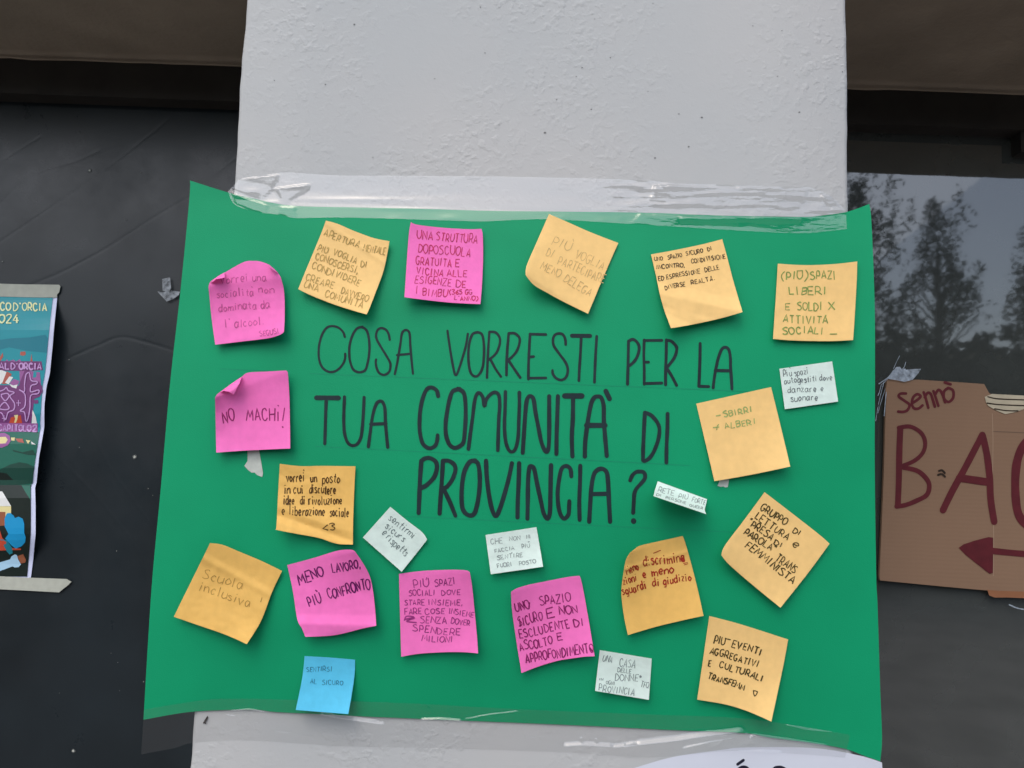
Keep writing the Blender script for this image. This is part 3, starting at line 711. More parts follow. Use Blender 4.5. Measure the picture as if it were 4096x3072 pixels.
note('yellow sticky note with green handwriting about free spaces, by the right edge of the poster', YEL, E, (1352,342), (2055,322), (2018,1018), (1310,1008),
     [(1600,355),(1850,345)], [(2050,500),(2030,850)], [(1500,1022),(1800,1028)], [(1340,550)],
     lift=(.002,.004,.003,.002), belly=.003, ink_col=(128,150,78), wpx=5,
     lines=(('(PIU',1385,480,1570,485,72),(')',1590,490,1612,490,78),('SPAZI',1640,482,1865,475,72),('LIBERI',1455,618,1785,612,66),('E',1420,750,1465,750,62),('SOLDI',1525,752,1745,755,70),('X',1800,748,1855,748,65),('ATTIVITA´',1400,865,1790,872,65),('SOCIALI',1395,962,1755,965,62),('_',1808,970,1870,970,60)), extra=(([(1530,405),(1568,402)],8),))
note('small white sticky note with cursive writing near the right poster edge', WHT, E, (1366,1272), (1833,1206), (1886,1562), (1414,1630),
     lift=(0,0,.001,.001), belly=.0015, ink_col=(96,104,108), wpx=3.0,
     lines=(('Piu` spazi',1405,1345,1625,1315,58),('autogestiti dove',1410,1405,1835,1370,52),('danzare e',1440,1485,1755,1465,55),('suonare',1470,1560,1705,1550,58)))
note('pink sticky note reading NO MACHI with its top left corner curled over', PNK, G, (190,605), (1100,265), (1140,1245), (205,1297),
     [(215,560),(275,515),(440,395),(525,340),(610,285),(850,272),(1080,260)], [(1112,310),(1130,600),(1138,1000)], [(600,1270)], [(197,900)],
     lift=(.016,.009,.006,.004), belly=.004, ink_col=(140,34,96), wpx=5, base=.0012,
     lines=(('NO',295,915,445,890,150),('MACH',585,893,945,885,150),('I',985,890,992,890,115)), extra=(([(1068,735),(1045,890)],13),([(1043,972),(1047,976)],18),([(985,700),(992,706)],14)),
     flap=[[[(258,532,.3),(400,425,.3),(532,338,.3)],[(300,516,7),(415,460,7),(522,362,6)],[(365,528,8),(425,500,9),(500,420,8)],[(424,563,9),(428,558,9),(432,550,9)]]])
note('crumpled yellow sticky note about revolution, below the NO MACHI note', ORA, H, (330,153), (1167,180), (1138,1045), (278,880),
     [(560,178),(800,175)], [(1155,400),(1140,800)], [(450,915),(750,970),(900,1020),(1000,1042)], [(310,500),(292,845)],
     lift=(.004,.003,.006,.012), belly=.004, crump=.0016, seed=9, folds=((0,.78,1,.96,-.0022,.10),), ink_col=(78,52,20), wpx=4.8,
     lines=(('vorrei',405,350,605,345,105),('un',670,350,740,350,100),('posto',800,362,995,370,105),('in cui',385,485,595,482,100),('discutere',655,478,945,482,100),('idee',375,605,490,605,100),('di',555,600,605,600,100),('rivoluzione',652,605,1020,600,100),('e',350,715,385,715,100),('liberazione',440,722,825,728,100),('sociale',885,738,1090,735,100),('<3',810,895,940,890,75)), extra=(([(592,221),(596,224)],12),))
note('small white sticky note turned on its corner, below and left of PROVINCIA', WHT, H, (1552,628), (1957,985), (1677,1347), (1248,968),
     [(1750,790),(1900,905)], [(1930,1030)], lift=(.001,.003,.003,.001), belly=.002, ink_col=(104,118,118), wpx=3.2,
     lines=(('sentirmi',1530,765,1795,985,85),('sicurs',1495,850,1690,1020,75),('e rispetts',1450,930,1715,1180,80)))
note('creased orange-yellow note reading Scuola inclusiva in faint pencil, lower left', ORA, I, (525,200), (1322,508), (932,1318), (125,1015),
     [(660,218),(850,295),(1100,400)], [(1210,745),(1090,1060)], [(400,1110),(700,1215)], [(440,375),(250,760)],
     lift=(.006,.003,.010,.003), belly=.004, crump=.0013, seed=21, folds=((0,.2,1,.33,.0012,.07),), ink_col=(176,138,70), wpx=3.2,
     lines=(('Scuola',440,575,880,725,115),('inclusiva',410,725,970,910,105)), extra=(([(1100,803),(1086,850)],8),))
note('pink sticky note reading meno lavoro with a bent right side, above the blue note', PNK, H, (412,1272), (1165,1128), (1396,1944), (612,2067),
     [(700,1195),(950,1118),(1070,1102),(1135,1106)], [(1255,1260),(1325,1400),(1362,1570),(1385,1780)], [(932,2049),(1244,1975)], [(472,1549),(522,1869),(572,1969)],
     lift=(.002,.014,.006,.006), belly=.005, crump=.0008, seed=31, folds=((0,.82,1,1.0,.002,.14),), ink_col=(98,20,88), wpx=5.5,
     lines=(('MENO',545,1490,825,1400,115),('LAVORO,',915,1365,1225,1300,98),('PIU`',655,1728,795,1675,108),('CONFRONTO',875,1645,1335,1532,110)))
note('pink sticky note about social spaces with a crossed out word, bottom centre left', PNK, J, (265,403), (1048,385), (1140,1283), (290,1318),
     [(500,372),(800,357),(1000,362)], [(1075,550),(1110,900),(1130,1120)], [(500,1285),(800,1268),(1000,1270)], [(275,800)],
     lift=(.002,.010,.008,.002), belly=.004, crump=.0003, seed=41, ink_col=(146,50,118), wpx=3.8,
     lines=(('PIU´',435,555,600,535,90),('SPAZI',665,545,890,512,72),('SOCIALI',375,650,665,635,65),('DOVE',735,635,940,635,60),('STARE',325,750,545,748,60),('INSIEME,',595,745,970,752,60),('FARE',330,850,515,848,65),('COSE',555,850,770,845,60),('INSIEME',820,845,1090,882,58),('SENZA',500,945,790,955,70),('DOVER',840,950,1050,975,60),('SPENDERE',415,1035,940,1085,72),('MILIONI',515,1145,860,1160,65)),
     extra=(([(325,915),(350,870),(430,880),(330,905),(440,890),(350,925),(455,940)],13),))
note('pink sticky note in purple capitals about listening, lowest pink note under the title', PNK, K, (537,878), (1295,700), (1462,1590), (652,1776),
     [(600,840),(720,802),(900,765),(1100,725),(1230,705)], [(1320,780),(1380,1100)], [(832,1706),(1031,1645),(1200,1615),(1350,1595)], [(550,1100),(600,1450)],
     lift=(.010,.002,.009,.003), belly=.004, ink_col=(130,28,92), wpx=4.8,
     lines=(('UNO',595,1110,750,1060,100),('SPAZIO',860,1030,1195,975,95),('SICURO',625,1255,890,1195,100),('E',945,1170,1015,1150,100),('NON',1080,1135,1275,1105,90),('ESCLUDENTE',635,1390,1190,1270,95),('DI',1240,1265,1345,1245,85),('ASCOLTO',640,1535,1000,1450,95),('E',1055,1410,1115,1400,85),('APPROFONDIMENTO',705,1660,1450,1545,98)),
     extra=(([(740,1000),(735,1050)],16),([(630,1180),(640,1250)],14),([(1410,1500),(1440,1540)],20)))
note('orange-yellow note with red handwriting and a bent left edge, lower right of the title', ORA, M, (375,800), (843,650), (1027,1357), (358,1527),
     [(420,765),(470,735),(650,693)], [(880,760),(960,1060)], [(600,1455),(850,1395)], [(335,880),(302,1100),(305,1230),(330,1400)],
     lift=(.013,.001,.006,.004), belly=.004, folds=((0,.18,1,.2,.0008,.03),), ink_col=(156,44,30), wpx=5.2,
     lines=(('Meno',350,992,458,950,72),('discrimina',500,922,865,868,85),('zioni',320,1080,440,1052,75),('e',495,1025,525,1018,70),('meno',572,1005,765,980,75),('sguardi',312,1170,525,1115,72),('di',580,1098,635,1090,70),('giudizio',672,1080,918,1045,72)),
     extra=(([(585,802),(645,778)],7),([(845,850),(850,870)],26),([(850,893),(885,885)],6),([(856,906),(888,896)],6)))
note('yellow sticky note turned on its corner about a reading group, by the right edge', YEL, M, (1567,262), (2142,718), (1707,1285), (1185,820),
     [(1850,480),(2060,645)], [(1950,980)], [(1250,900),(1450,1075)], [(1400,490),(1240,700),(1195,775)],
     lift=(.001,.004,.006,.010), belly=.003, ink_col=(70,60,28), wpx=5.4,
     lines=(('GRUPPO',1525,420,1750,553,62),('DI',1815,615,1880,645,45),('LETTURA',1480,490,1765,690,62),('e',1805,735,1865,762,80),('"PRESA',1415,545,1620,690,60),('DI',1650,722,1715,752,45),('PAROLA"',1380,630,1650,800,60),('TRANS',1660,860,1830,985,70),('FEMMINISTA',1395,745,1815,1075,64)))
note('yellow sticky note with minus and plus signs in green ink, right of the title', YEL, O, (427,520), (1372,310), (1615,1315), (657,1500),
     right=[(1500,830)], bottom=[(1140,1415)], lift=(0,.001,.012,.003), belly=.003, ink_col=(150,168,98), wpx=5,
     lines=(('SBIRRI',780,692,1135,620,72),('ALBERI',795,840,1180,775,72)), extra=(([(682,675),(730,665)],14),([(645,822),(712,815)],14),([(685,850),(695,800),(710,785)],12)))
note('yellow sticky note about cultural events with a small heart, bottom right of the poster', YEL, L, (1299,-80), (1997,128), (1848,855), (1192,660),
     [(1571,-8)], [(1950,380)], [(1450,705),(1650,768)], [(1240,330)], lift=(0,.002,.012,.002), belly=.003, ink_col=(68,58,28), wpx=5.6,
     lines=(('PIU',1340,165,1432,182,66),('EVENTI',1500,190,1755,270,60),('AGGREGATIVI',1303,250,1725,375,58),('E',1290,358,1312,362,55),('CULTURALI',1385,370,1770,500,55),('TRANSFEMM',1285,470,1605,575,50)),
     extra=(([(1450,122),(1485,130)],9),([(1690,580),(1725,592),(1700,628),(1688,582)],9)))
note('small white sticky note in pencil capitals, lowest white note on the poster', WHT, L, (330,222), (790,297), (764,662), (288,583),
     lift=(0,.001,.003,.006), belly=.003, ink_col=(118,132,132), wpx=2.8,
     lines=(('UNA',352,318,435,340,55),('CASA',505,360,640,382,70),('DELLE',487,415,608,430,38),('DONNE*',465,490,700,505,58),('TFQ',690,545,760,560,50),('IN',328,488,358,490,20),('OGNI',385,522,462,528,30),('PROVINCIA',322,580,632,625,58)))
note('small white sticky note in faint pencil capitals, directly under the word PROVINCIA', WHT, K, (254,248), (818,162), (892,600), (313,683),
     lift=(0,0,.006,.002), belly=.004, ink_col=(142,154,152), wpx=3.0,
     lines=(('CHE',315,350,440,335,60),('NON',520,315,640,300,45),('MI',710,290,755,280,40),('FACCIA',360,445,575,410,40),('PIU',660,400,745,385,45),('SENTIRE',385,525,665,485,45),('FUORI',388,615,550,590,45),('POSTO',630,585,810,555,40)), extra=(([(725,325),(740,322)],8),([(540,445),(550,443)],8)))
note('narrow white sticky note jutting out from the poster, right of the question mark', WHT, Q, (725,413), (1815,810), (1797,1140), (630,742),
     [], [(1790,930),(1765,1050)], [], [(665,600)], lift=(0,0,0,0), belly=.034, ink_col=(150,162,158), wpx=3.4,
     lines=(('RETE',730,640,1080,735,110),('PIU`',1180,780,1380,830,100),('FORTE',1480,855,1770,945,100),('DI',690,725,810,755,50),('PERSONE',895,795,1350,920,52),('QUEER',1425,970,1720,1035,52)))
note('blue sticky note hanging over the bottom edge of the poster', BLU, RR, (655,245), (1773,325), (1620,1528), (458,1437),
     [(1200,275)], [(1760,650),(1700,1080)], [], [(600,740)], lift=(0,0,.006,.001), belly=.011, ink_col=(52,126,156), wpx=3.4,
     lines=(('SENTIRSI',695,590,1265,580,105),('AL',780,850,915,855,110),('SICURO',1040,880,1500,885,100)))

# ------------------------------------------------------------------ tapes
def strip(name, label, cat, m_, top, bottom, surf, n=120, mm=10, group=None, left=None, right=None):
    left = left or [top[0], bottom[0]]; right = right or [top[-1], bottom[-1]]
    g = coons(top, right, bottom, left, n, mm)
    return tag(obj(name, [surf(*p) for p in g], grid_faces(n, mm), m_), label, cat, group)
def edge_y(pts, x):
    for a, b in zip(pts, pts[1:]):
        if a[0] <= x <= b[0]: return a[1]+(b[1]-a[1])*(x-a[0])/(b[0]-a[0])
    return pts[0][1] if x < pts[0][0] else pts[-1][1]
def top_tape(px, py):
    e = edge_y(top, px); s = smooth01(-70, 4, py-e)
    l = .0005*(1-s) + (poster_lift(px, py)+.0005)*s
    pw = P(px, py)
    rough = smooth01(2150, 2700, px)
    l += (.0003+.0007*rough)*(1-s)*(mnoise.noise(Vector((pw.x*22, pw.z*90, 1)))+.6)*1.0
    for pts, sl in tape_tilts:
        if inside(pts, px, py): l += sl*.00025*(max(p[1] for p in pts)-py)
    for (bx, by, sx, sy, am) in tape_bumps:
        a = ((px-bx)/sx)**2 + ((py-by)/sy)**2
        if a < 6: l += am*math.exp(-a)
    return P(px, py, -max(l, .0003))
def inside(pts, x, y):
    c = False
    for (ax, ay), (bx, by) in zip(pts, pts[1:]+pts[:1]):
        if (ay > y) != (by > y) and x < (bx-ax)*(y-ay)/(by-ay)+ax: c = not c
    return c
tape_tilts = [([(1095,752),(1240,736),(1225,762),(1160,800),(1152,820),(1132,820),(1120,790)],.13), ([(940,720),(1085,700),(1112,700),(1092,755),(1050,800),(985,775),(930,755)],.11),
              ([(2620,742),(2860,746),(3225,758),(3215,815),(3170,835),(2950,838),(2780,828),(2600,800)],.10), ([(3280,780),(3330,800),(3370,842),(3340,850)],.12),
              ([(925,770),(1070,822),(1064,855),(1000,838),(940,812)],.10), ([(1122,826),(1182,830),(1180,872),(1118,858)],.10), ([(2560,856),(2720,860),(2700,905),(2520,895)],.09), ([(2720,862),(3060,868),(3200,872),(3195,928),(3030,905),(2720,892)],.10)]
rb = random.Random(17)
tape_bumps = [(1010,765,40,14,.0006),(1085,808,50,8,.0005),(1450,798,210,9,.0005),(1640,835,160,6,.0003),(3300,800,40,30,.0015),(3270,840,60,9,.001)]
for i in range(110):
    x = rb.uniform(2350, 3380); tape_bumps.append((x, rb.uniform(715, 850), rb.uniform(22, 80), rb.uniform(4, 8), rb.uniform(.0003, .0008)*smooth01(2300, 2700, x)))
for i in range(40): tape_bumps.append((rb.uniform(960, 3380), rb.uniform(865, 915), rb.uniform(14, 60), rb.uniform(5, 12), rb.uniform(.0001, .0004)))
for x in (2780, 2900, 3050, 3150): tape_bumps.append((x, 872, 80, 18, .0022))
tt = [(935,742),(964,714),(1050,702),(1120,691),(1174,690),(1332,701),(1600,703),(1880,705),(2048,707),(2326,713),(2594,722),(2693,733),(2869,738),(3100,746),(3240,750),(3330,790),(3384,846)]
tb = [(912,766),(939,818),(1020,846),(1115,859),(1178,872),(1332,870),(1513,873),(1880,885),(1950,885),(2185,877),(2492,894),(2712,907),(3025,926),(3210,933),(3300,926),(3387,915)]
strip('clear_tape', 'long strip of clear shiny tape along the top edge of the green poster', 'tape',
      clear_tape('top_tape', .095, 110, .0022, .32, .50), tt, tb, top_tape, n=340, mm=44)
ridges = [([(925,2846),(1000,2840),(1060,2852)],5,.0010),([(905,2862),(940,2868)],5,.0008),([(1290,2866),(1400,2884),(1530,2904)],14,.0022),([(1330,2862),(1420,2872),(1500,2884)],5,.0010),([(1690,2882),(1760,2881),(1840,2887)],9,.0022),
          ([(1860,2880),(1950,2862),(2070,2848)],5,.0012),([(1672,2808),(1715,2836)],5,.0010),([(2270,2990),(2330,2985),(2440,2992)],16,.0024),([(2325,2955),(2338,3025)],7,.0016),([(2385,2960),(2392,3010)],7,.0014),([(2350,2990),(2356,3035)],6,.0012),([(2460,2990),(2530,2975),(2610,2972)],7,.0016),
          ([(2560,2985),(2700,2968),(2800,2952),(2960,2932)],18,.0030),([(2740,2998),(2840,2972),(2950,2952)],15,.0022),([(2460,2995),(2540,2988),(2600,2990)],16,.0022),([(2985,2935),(2998,2965),(3010,2945)],6,.0016),([(3152,2904),(3230,2922),(3330,2930)],7,.0014),([(3020,2945),(3150,2962),(3300,2985)],7,.0016),([(2900,3015),(3050,3008),(3120,3012)],7,.0014),
          ([(610,2890),(640,2960),(620,3000)],5,.0008),([(680,2905),(720,2955)],5,.0008),([(2100,2950),(2180,2960)],6,.0008),([(1100,2930),(1250,2950)],7,.0006)]
def ridge_h(px, py):
    h = 0
    for pts, wd, am in ridges:
        if px < min(p[0] for p in pts)-40 or px > max(p[0] for p in pts)+40: continue
        for (ax, ay), (bx, by) in zip(pts, pts[1:]):
            dx, dy = bx-ax, by-ay; t = max(0, min(1, ((px-ax)*dx+(py-ay)*dy)/(dx*dx+dy*dy))); d = math.hypot(px-ax-t*dx, py-ay-t*dy)
            if d < 3*wd: h = max(h, am*math.exp(-(d/wd)**2))
    return h
def bot_tape(px, py):
    e = edge_y(bot, px); s = smooth01(70, -4, py-e); pw = P(px, py)
    l = .0005*(1-s) + (poster_lift(px, py)+.0005)*s
    l += .0012*(1-s)*(mnoise.noise(Vector((pw.x*16, pw.z*50, 7)))+.6) + ridge_h(px, py)
    if 2500 < px < 3450: l += .0016*(1-s)
    if pw.x < PL: l = poster_lift(px, min(py, e))+.0006
    return P(px, py, -max(l, .0003) if pw.x > PL+.002 else -l)
bt = [(576,2838),(760,2808),(900,2795),(1200,2800),(1600,2812),(2100,2838),(2600,2858),(2950,2872),(3200,2905),(3400,2940)]
bb_ = [(565,3018),(700,2992),(775,2972),(1000,2962),(1370,2985),(1800,2994),(2300,3012),(2600,3030),(2900,3005),(3100,3010),(3380,3030)]
strip('clear_tape', 'strip of clear tape along the bottom edge of the green poster', 'tape', clear_tape('bottom_tape', .085, 60, .0012, rough=.2), bt, bb_, bot_tape, n=560, mm=44)
MASK = mat('paper_masking_tape', S(190, 196, 188, KI), .7, .2, noise=(120, .1), bump=(500, .0001))
MASK2 = mat('beige_masking_tape', S(188, 192, 180, KI*1.05), .7, .2, noise=(90, .07), bump=(500, .0001), translucent=.1)
def scrap(name, label, cat, m_, F, pts, surf, h=.0004, step=18, group=None):
    v, f, _ = polys(lambda x, y, hh: surf(x, y, hh), [([F(p) for p in pts], 0, h)], step)
    return tag(obj(name, v, f, m_, solid=.00012, off=1), label, cat, group)
scrap('tape_scrap', 'torn grey tape scrap sticking out under the NO MACHI note', 'tape', MASK, G, [(595,1240),(740,1235),(770,1400),(790,1520),(797,1560),(785,1605),(720,1580),(690,1548),(650,1550),(610,1520),(560,1465),(600,1405),(602,1330)], on_poster)
scrap('tape_scrap', 'small grey tape scrap sticking out under the minus and plus note', 'tape', MASK, O, [(730,1450),(845,1440),(842,1480),(825,1575),(790,1578),(770,1566),(735,1572),(696,1560),(712,1520)], on_poster)

# white sheet below
def sheet_surf(px, py, h=0.0):
    p = P(px, py); l = .0009+.0016*(mnoise.noise(Vector((p.x*9, p.z*16, 8)))+.5) + .0008*abs(mnoise.noise(Vector((p.x*26+p.z*14, p.z*20, 2))))
    return P(px, py, -(l+h))
ws = coons([(2400,3120),(2544,3070),(2702,3026),(2883,3000),(2982,2990),(3250,2992),(3433,3021),(3528,3050)], [(3528,3050),(3545,3300),(3560,3700)], [(2380,3700),(3000,3720),(3560,3700)], [(2400,3120),(2390,3400),(2380,3700)], 60, 40)
pw_ = sheet_surf(2980, 3300)
tws = thing('paper_sheet', pw_, 'white paper sheet with black writing taped below the green poster, cut by the photo edge', 'paper')
obj('sheet', [sheet_surf(*p) for p in ws], grid_faces(60, 40), mat('white_paper', S(206, 211, 222, KI), .6, .3, noise=(20, .02)), tws, solid=.0001)
ik = Ink(sheet_surf)
ik.stroke([L(p) for p in ((1550,1232),(1600,1197))], 12)
ik.stroke([L(p) for p in ((1545,1330),(1560,1275),(1600,1256),(1640,1272),(1655,1330))], 12)
ik.stroke([L(p) for p in ((1850,1320),(1875,1268),(1915,1258),(1950,1268),(1975,1320))], 12)
ik.stroke([(3085,3110),(3095,3076),(3130,3071),(3170,3100)], 12)
ik.build('handwriting', mat('dark_blue_ink', S(30, 30, 48, KI), .5, .3), tws)

fv, ff = [], []
def fleck():
    ik = Ink(lambda x, y, h: P(x, y, -(.0008+h)))
    for pts, wd in (([(829,2870),(824,2880),(818,2890)], 8), ([(823,2878),(815,2892)], 6), ([(820,2884),(822,2894)], 5), ([(826,2872),(830,2866)], 4)): ik.stroke([Vector(p) for p in pts], wd)
    return tag(obj('dark_fleck', ik.v, ik.f, mat('fleck_brown', (.05, .045, .04, 1), .8, .2)), 'small dark fleck on the plaster below the lower left of the poster', 'fleck')
fleck()

# ------------------------------------------------------------------ event poster on the left pane
def ev_surf(px, py, h=0.0):
    k = smooth01(1185, 1330, py)*smooth01(2260, 2120, py)
    z = .0016 + .015*k*smooth01(-250, 220, px) + .002*math.sin(px*.013)*k
    for y0 in (1715, 1932): z -= .004*max(0, 1-abs(py-y0)/60)*k
    return P(px, py, GLASS-z-h)
right_edge = [V((635,235)),V((600,560)),V((580,800)),V((550,1100)),V((515,1230)),V((490,1450)),W((392,130)),W((345,400)),W((322,635)),W((310,655)),W((315,830)),W((315,1080)),W((290,1330)),W((270,1490))]
inner_edge = [V((585,240)),V((540,650)),V((497,1085)),V((468,1235)),V((440,1659)),W((357,130)),W((318,380)),W((285,620)),W((272,645)),W((272,1060)),W((250,1330)),W((240,1452))]
def rs_line(pts, n):
    d = [0]
    for a, b in zip(pts, pts[1:]): d.append(d[-1]+math.hypot(b[0]-a[0], b[1]-a[1]))
    out = []; k = 0
    for i in range(n+1):
        t = d[-1]*i/n
        while k < len(d)-2 and d[k+1] < t: k += 1
        s = (t-d[k])/((d[k+1]-d[k]) or 1); out.append((pts[k][0]+(pts[k+1][0]-pts[k][0])*s, pts[k][1]+(pts[k+1][1]-pts[k][1])*s))
    return out
re = rs_line(right_edge, 90); gv, gf = [], []
for j, (x, y) in enumerate(re):
    for i in range(49): gv.append(ev_surf(-820+(x+820)*i/48, y))
EV = thing('event_poster', ev_surf(-200, 1700), 'teal and purple printed event poster with white border on the left window', 'poster')
KR = 1.3
ecol = lambda r, g_, b_: S(r, g_, b_, KR)
obj('sheet', gv, grid_faces(48, 90), mat('poster_white', ecol(190, 196, 222), .45, .4), EV, solid=.0002)
names = [('teal', (22,134,146)), ('cream', (206,214,160)), ('brick', (160,82,70)), ('purple', (104,50,104)), ('lilac', (178,140,190)), ('hill', (20,92,76)), ('dark_hill', (14,60,50)), ('night', (5,22,17)),
         ('paper', (206,208,206)), ('straw', (206,196,140)), ('blue', (14,134,184)), ('orange', (176,66,42)), ('pale_blue', (150,186,208)), ('cork', (134,78,52)), ('mid_purple', (140,84,140)), ('deep_teal', (16,112,128))]
em = [mat('print_'+a, ecol(*c), .4, .45) for a, c in names]; ix = {a: i for i, (a, c) in enumerate(names)}
inner = rs_line(inner_edge, 60)
def upto(y0, y1):            # printed area between two heights
    a = [p for p in inner if y0 <= p[1] <= y1]
    xa = edge_yx(y0); xb = edge_yx(y1)
    return [(-800, y0), (xa, y0)] + [p for p in a if y0+2 < p[1] < y1-2] + [(xb, y1), (-800, y1)]
def edge_yx(y):
    for a, b in zip(inner, inner[1:]):
        if a[1] <= y <= b[1]: return a[0]+(b[0]-a[0])*(y-a[1])/((b[1]-a[1]) or 1)
    return inner[0][0] if y < inner[0][1] else inner[-1][0]
pl = []; hh_ = [.0008]
def sh(c, F, pts):
    hh_[0] += .000012; pl.append(([F(p) for p in pts], ix[c], hh_[0]))
yT = V((0,240))[1]; yM = W((0,172))[1]; yD = W((0,642))[1]; yB = W((0,1452))[1]
pl.append((upto(yT, yM), ix['teal'], .0007)); pl.append((upto(yM, yD), ix['hill'], .0007)); pl.append((upto(yD, yB), ix['night'], .0007))
sh('deep_teal', V, [(-300,760),(120,700),(330,690),(500,660),(530,700),(520,860),(300,840),(100,800),(-300,900)])
sh('brick', V, [(225,850),(280,845),(285,880),(255,895),(222,885)]); sh('brick', V, [(335,960),(348,870),(360,960)]); sh('brick', V, [(-20,940),(30,858),(36,900),(8,950)])
sh('mid_purple', V, [(60,960),(75,930),(95,955),(150,935),(175,958),(220,930),(235,960)])
sh('purple', V, [(-600,946),(460,955),(474,1052),(300,1062),(-600,1050)])
sh('paper', V, [(-200,1055),(20,1052),(75,1075),(45,1170),(0,1210),(-200,1215)]); sh('brick', V, [(75,1065),(130,1095),(75,1205),(20,1205)]); sh('mid_purple', V, [(215,1062),(310,1060),(440,1075),(455,1230),(300,1290),(220,1240)])
sh('teal', V, [(370,1070),(405,1075),(400,1130),(365,1135)]); sh('paper', V, [(55,1190),(105,1120),(145,1130),(95,1210)])
sh('mid_purple', V, [(110,1190),(150,1150),(215,1170),(200,1215),(120,1220)])
sh('purple', V, [(-600,1220),(90,1218),(205,1225),(270,1060),(320,1060),(350,1150),(430,1180),(465,1230),(470,1290),(440,1345),(378,1370),(365,1500),(340,1659),(-600,1659)])
sh('paper', V, [(100,1205),(150,1222),(195,1210),(180,1255),(130,1240)])
sh('purple', V, [(375,1385),(420,1380),(425,1420),(380,1425)])
sh('paper', V, [(350,1640),(360,1490),(395,1570),(410,1650)])
sh('orange', V, [(100,1640),(120,1575),(230,1550),(245,1640)]); sh('straw', V, [(155,1550),(200,1545),(190,1600),(175,1635),(155,1632),(168,1590)])
sh('mid_purple', W, [(-500,88),(335,96),(332,172),(-500,168)])
sh('dark_hill', W, [(75,280),(110,330),(200,352),(290,330),(318,375),(250,375),(120,345)]); sh('dark_hill', W, [(-500,640),(-500,520),(0,505),(90,460),(170,440),(240,452),(300,480),(287,630),(150,640)])
sh('night', W, [(-500,640),(-300,560),(0,530),(60,540),(120,600),(-100,630)])
sh('straw', W, [(97,222),(133,222),(128,250),(100,246)]); sh('brick', W, [(133,230),(200,232),(212,270),(160,260)]); sh('straw', W, [(228,242),(268,248),(248,278)]); sh('paper', W, [(275,255),(318,285),(280,280)])
sh('mid_purple', W, [(-200,185),(40,180),(85,205),(95,250),(70,290),(20,310),(-200,320)]); sh('straw', W, [(-200,225),(50,215),(68,240),(50,272),(-200,290)])
sh('hill', W, [(190,645),(270,645),(270,775),(235,720)])
sh('paper', W, [(-100,700),(20,698),(98,828),(-100,830)]); sh('straw', W, [(-100,830),(98,830),(98,980),(-100,1000)]); sh('cork', W, [(-100,880),(48,880),(48,1000),(-100,1010)])
sh('orange', W, [(-100,1040),(0,1045),(20,1110),(110,1200),(188,1205),(185,1216),(-100,1225)])
sh('blue', W, [(45,1115),(75,1075),(42,1010),(40,940),(60,893),(90,888),(120,912),(132,935),(165,922),(200,940),(214,985),(214,1065),(228,1105),(222,1150),(190,1185),(140,1205),(105,1180)])
sh('deep_teal', W, [(0,1120),(60,1130),(108,1200),(112,1245),(85,1258),(60,1230)])
sh('pale_blue', W, [(-100,1355),(90,1300),(100,1275),(130,1256),(150,1262),(160,1300),(186,1345),(165,1368),(130,1372),(112,1362),(-100,1440)])
sh('cork', W, [(152,1272),(205,1253),(230,1305),(222,1330),(182,1336)])
v, f, fm = polys(ev_surf, pl, 24)
obj('print', v, f, em, EV, fmat=fm, smooth=False)
ik = Ink(lambda x, y, h: ev_surf(x, y, h+.0014))
def wr(*a, **k): write(ik, *a, **k)
wr(V, 'CO', 5, 388, 115, 390, 84, 5.5, jit=.3); wr(V, "D'ORCIA", 150, 392, 515, 396, 84, 5.5, jit=.3); wr(V, '2024', -90, 525, 205, 530, 92, 7, jit=.3)
obj('lettering', [x for x in ik.v], ik.f, em[ix['cream']], EV, smooth=False)
ik = Ink(lambda x, y, h: ev_surf(x, y, h+.0014))
wr(V, 'VAL', -75, 1040, 100, 1040, 68, 7, jit=.2); wr(V, "D'ORCIA", 122, 1040, 455, 1046, 68, 7, jit=.2); wr(W, 'CAPITOLO', -12, 160, 272, 166, 54, 6, jit=.2); wr(W, '2', 288, 168, 325, 168, 54, 6, jit=.2)
for F, pts in ((V, [(300,1085),(325,1085),(345,1165),(408,1178),(400,1205),(345,1225),(340,1292),(425,1272),(420,1312),(340,1335),(330,1480),(305,1600),(285,1610),(270,1520),(225,1500),(275,1450),(275,1320),(212,1268),(268,1290),(272,1200),(285,1110),(300,1085)]),
               (V, [(-20,1290),(40,1270),(70,1245),(95,1280),(158,1300),(110,1340),(160,1420),(150,1490),(90,1520),(60,1600),(20,1530),(-30,1520)]), (V, [(15,1320),(80,1310),(100,1340),(60,1390),(20,1350),(15,1320)]),
               (V, [(-10,1480),(20,1430),(60,1410),(100,1470),(60,1490),(-10,1480)])):
    ik.stroke([F(p) for p in pts], 4.5)
for (x, y) in ((205,1415), (45,1585)): ik.stroke([V((x, y-30)), V((x, y+30))], 3); ik.stroke([V((x-22, y)), V((x+22, y))], 3)
obj('ornament', ik.v, ik.f, em[ix['lilac']], EV, smooth=False)
scrap('masking_tape', 'beige masking tape along the top of the event poster', 'tape', MASK2, V, [(-1900,90),(0,96),(300,104),(560,106),(655,108),(668,130),(655,190),(632,215),(630,250),(300,246),(0,238),(-1900,220)], ev_surf, h=.0013, step=24)
scrap('masking_tape', 'beige masking tape with a cut pointed end under the event poster', 'tape', MASK2, W, [(-1600,1430),(0,1450),(260,1462),(590,1474),(632,1498),(600,1530),(522,1592),(260,1578),(0,1565),(-1600,1540)], ev_surf, h=.0013, step=24)
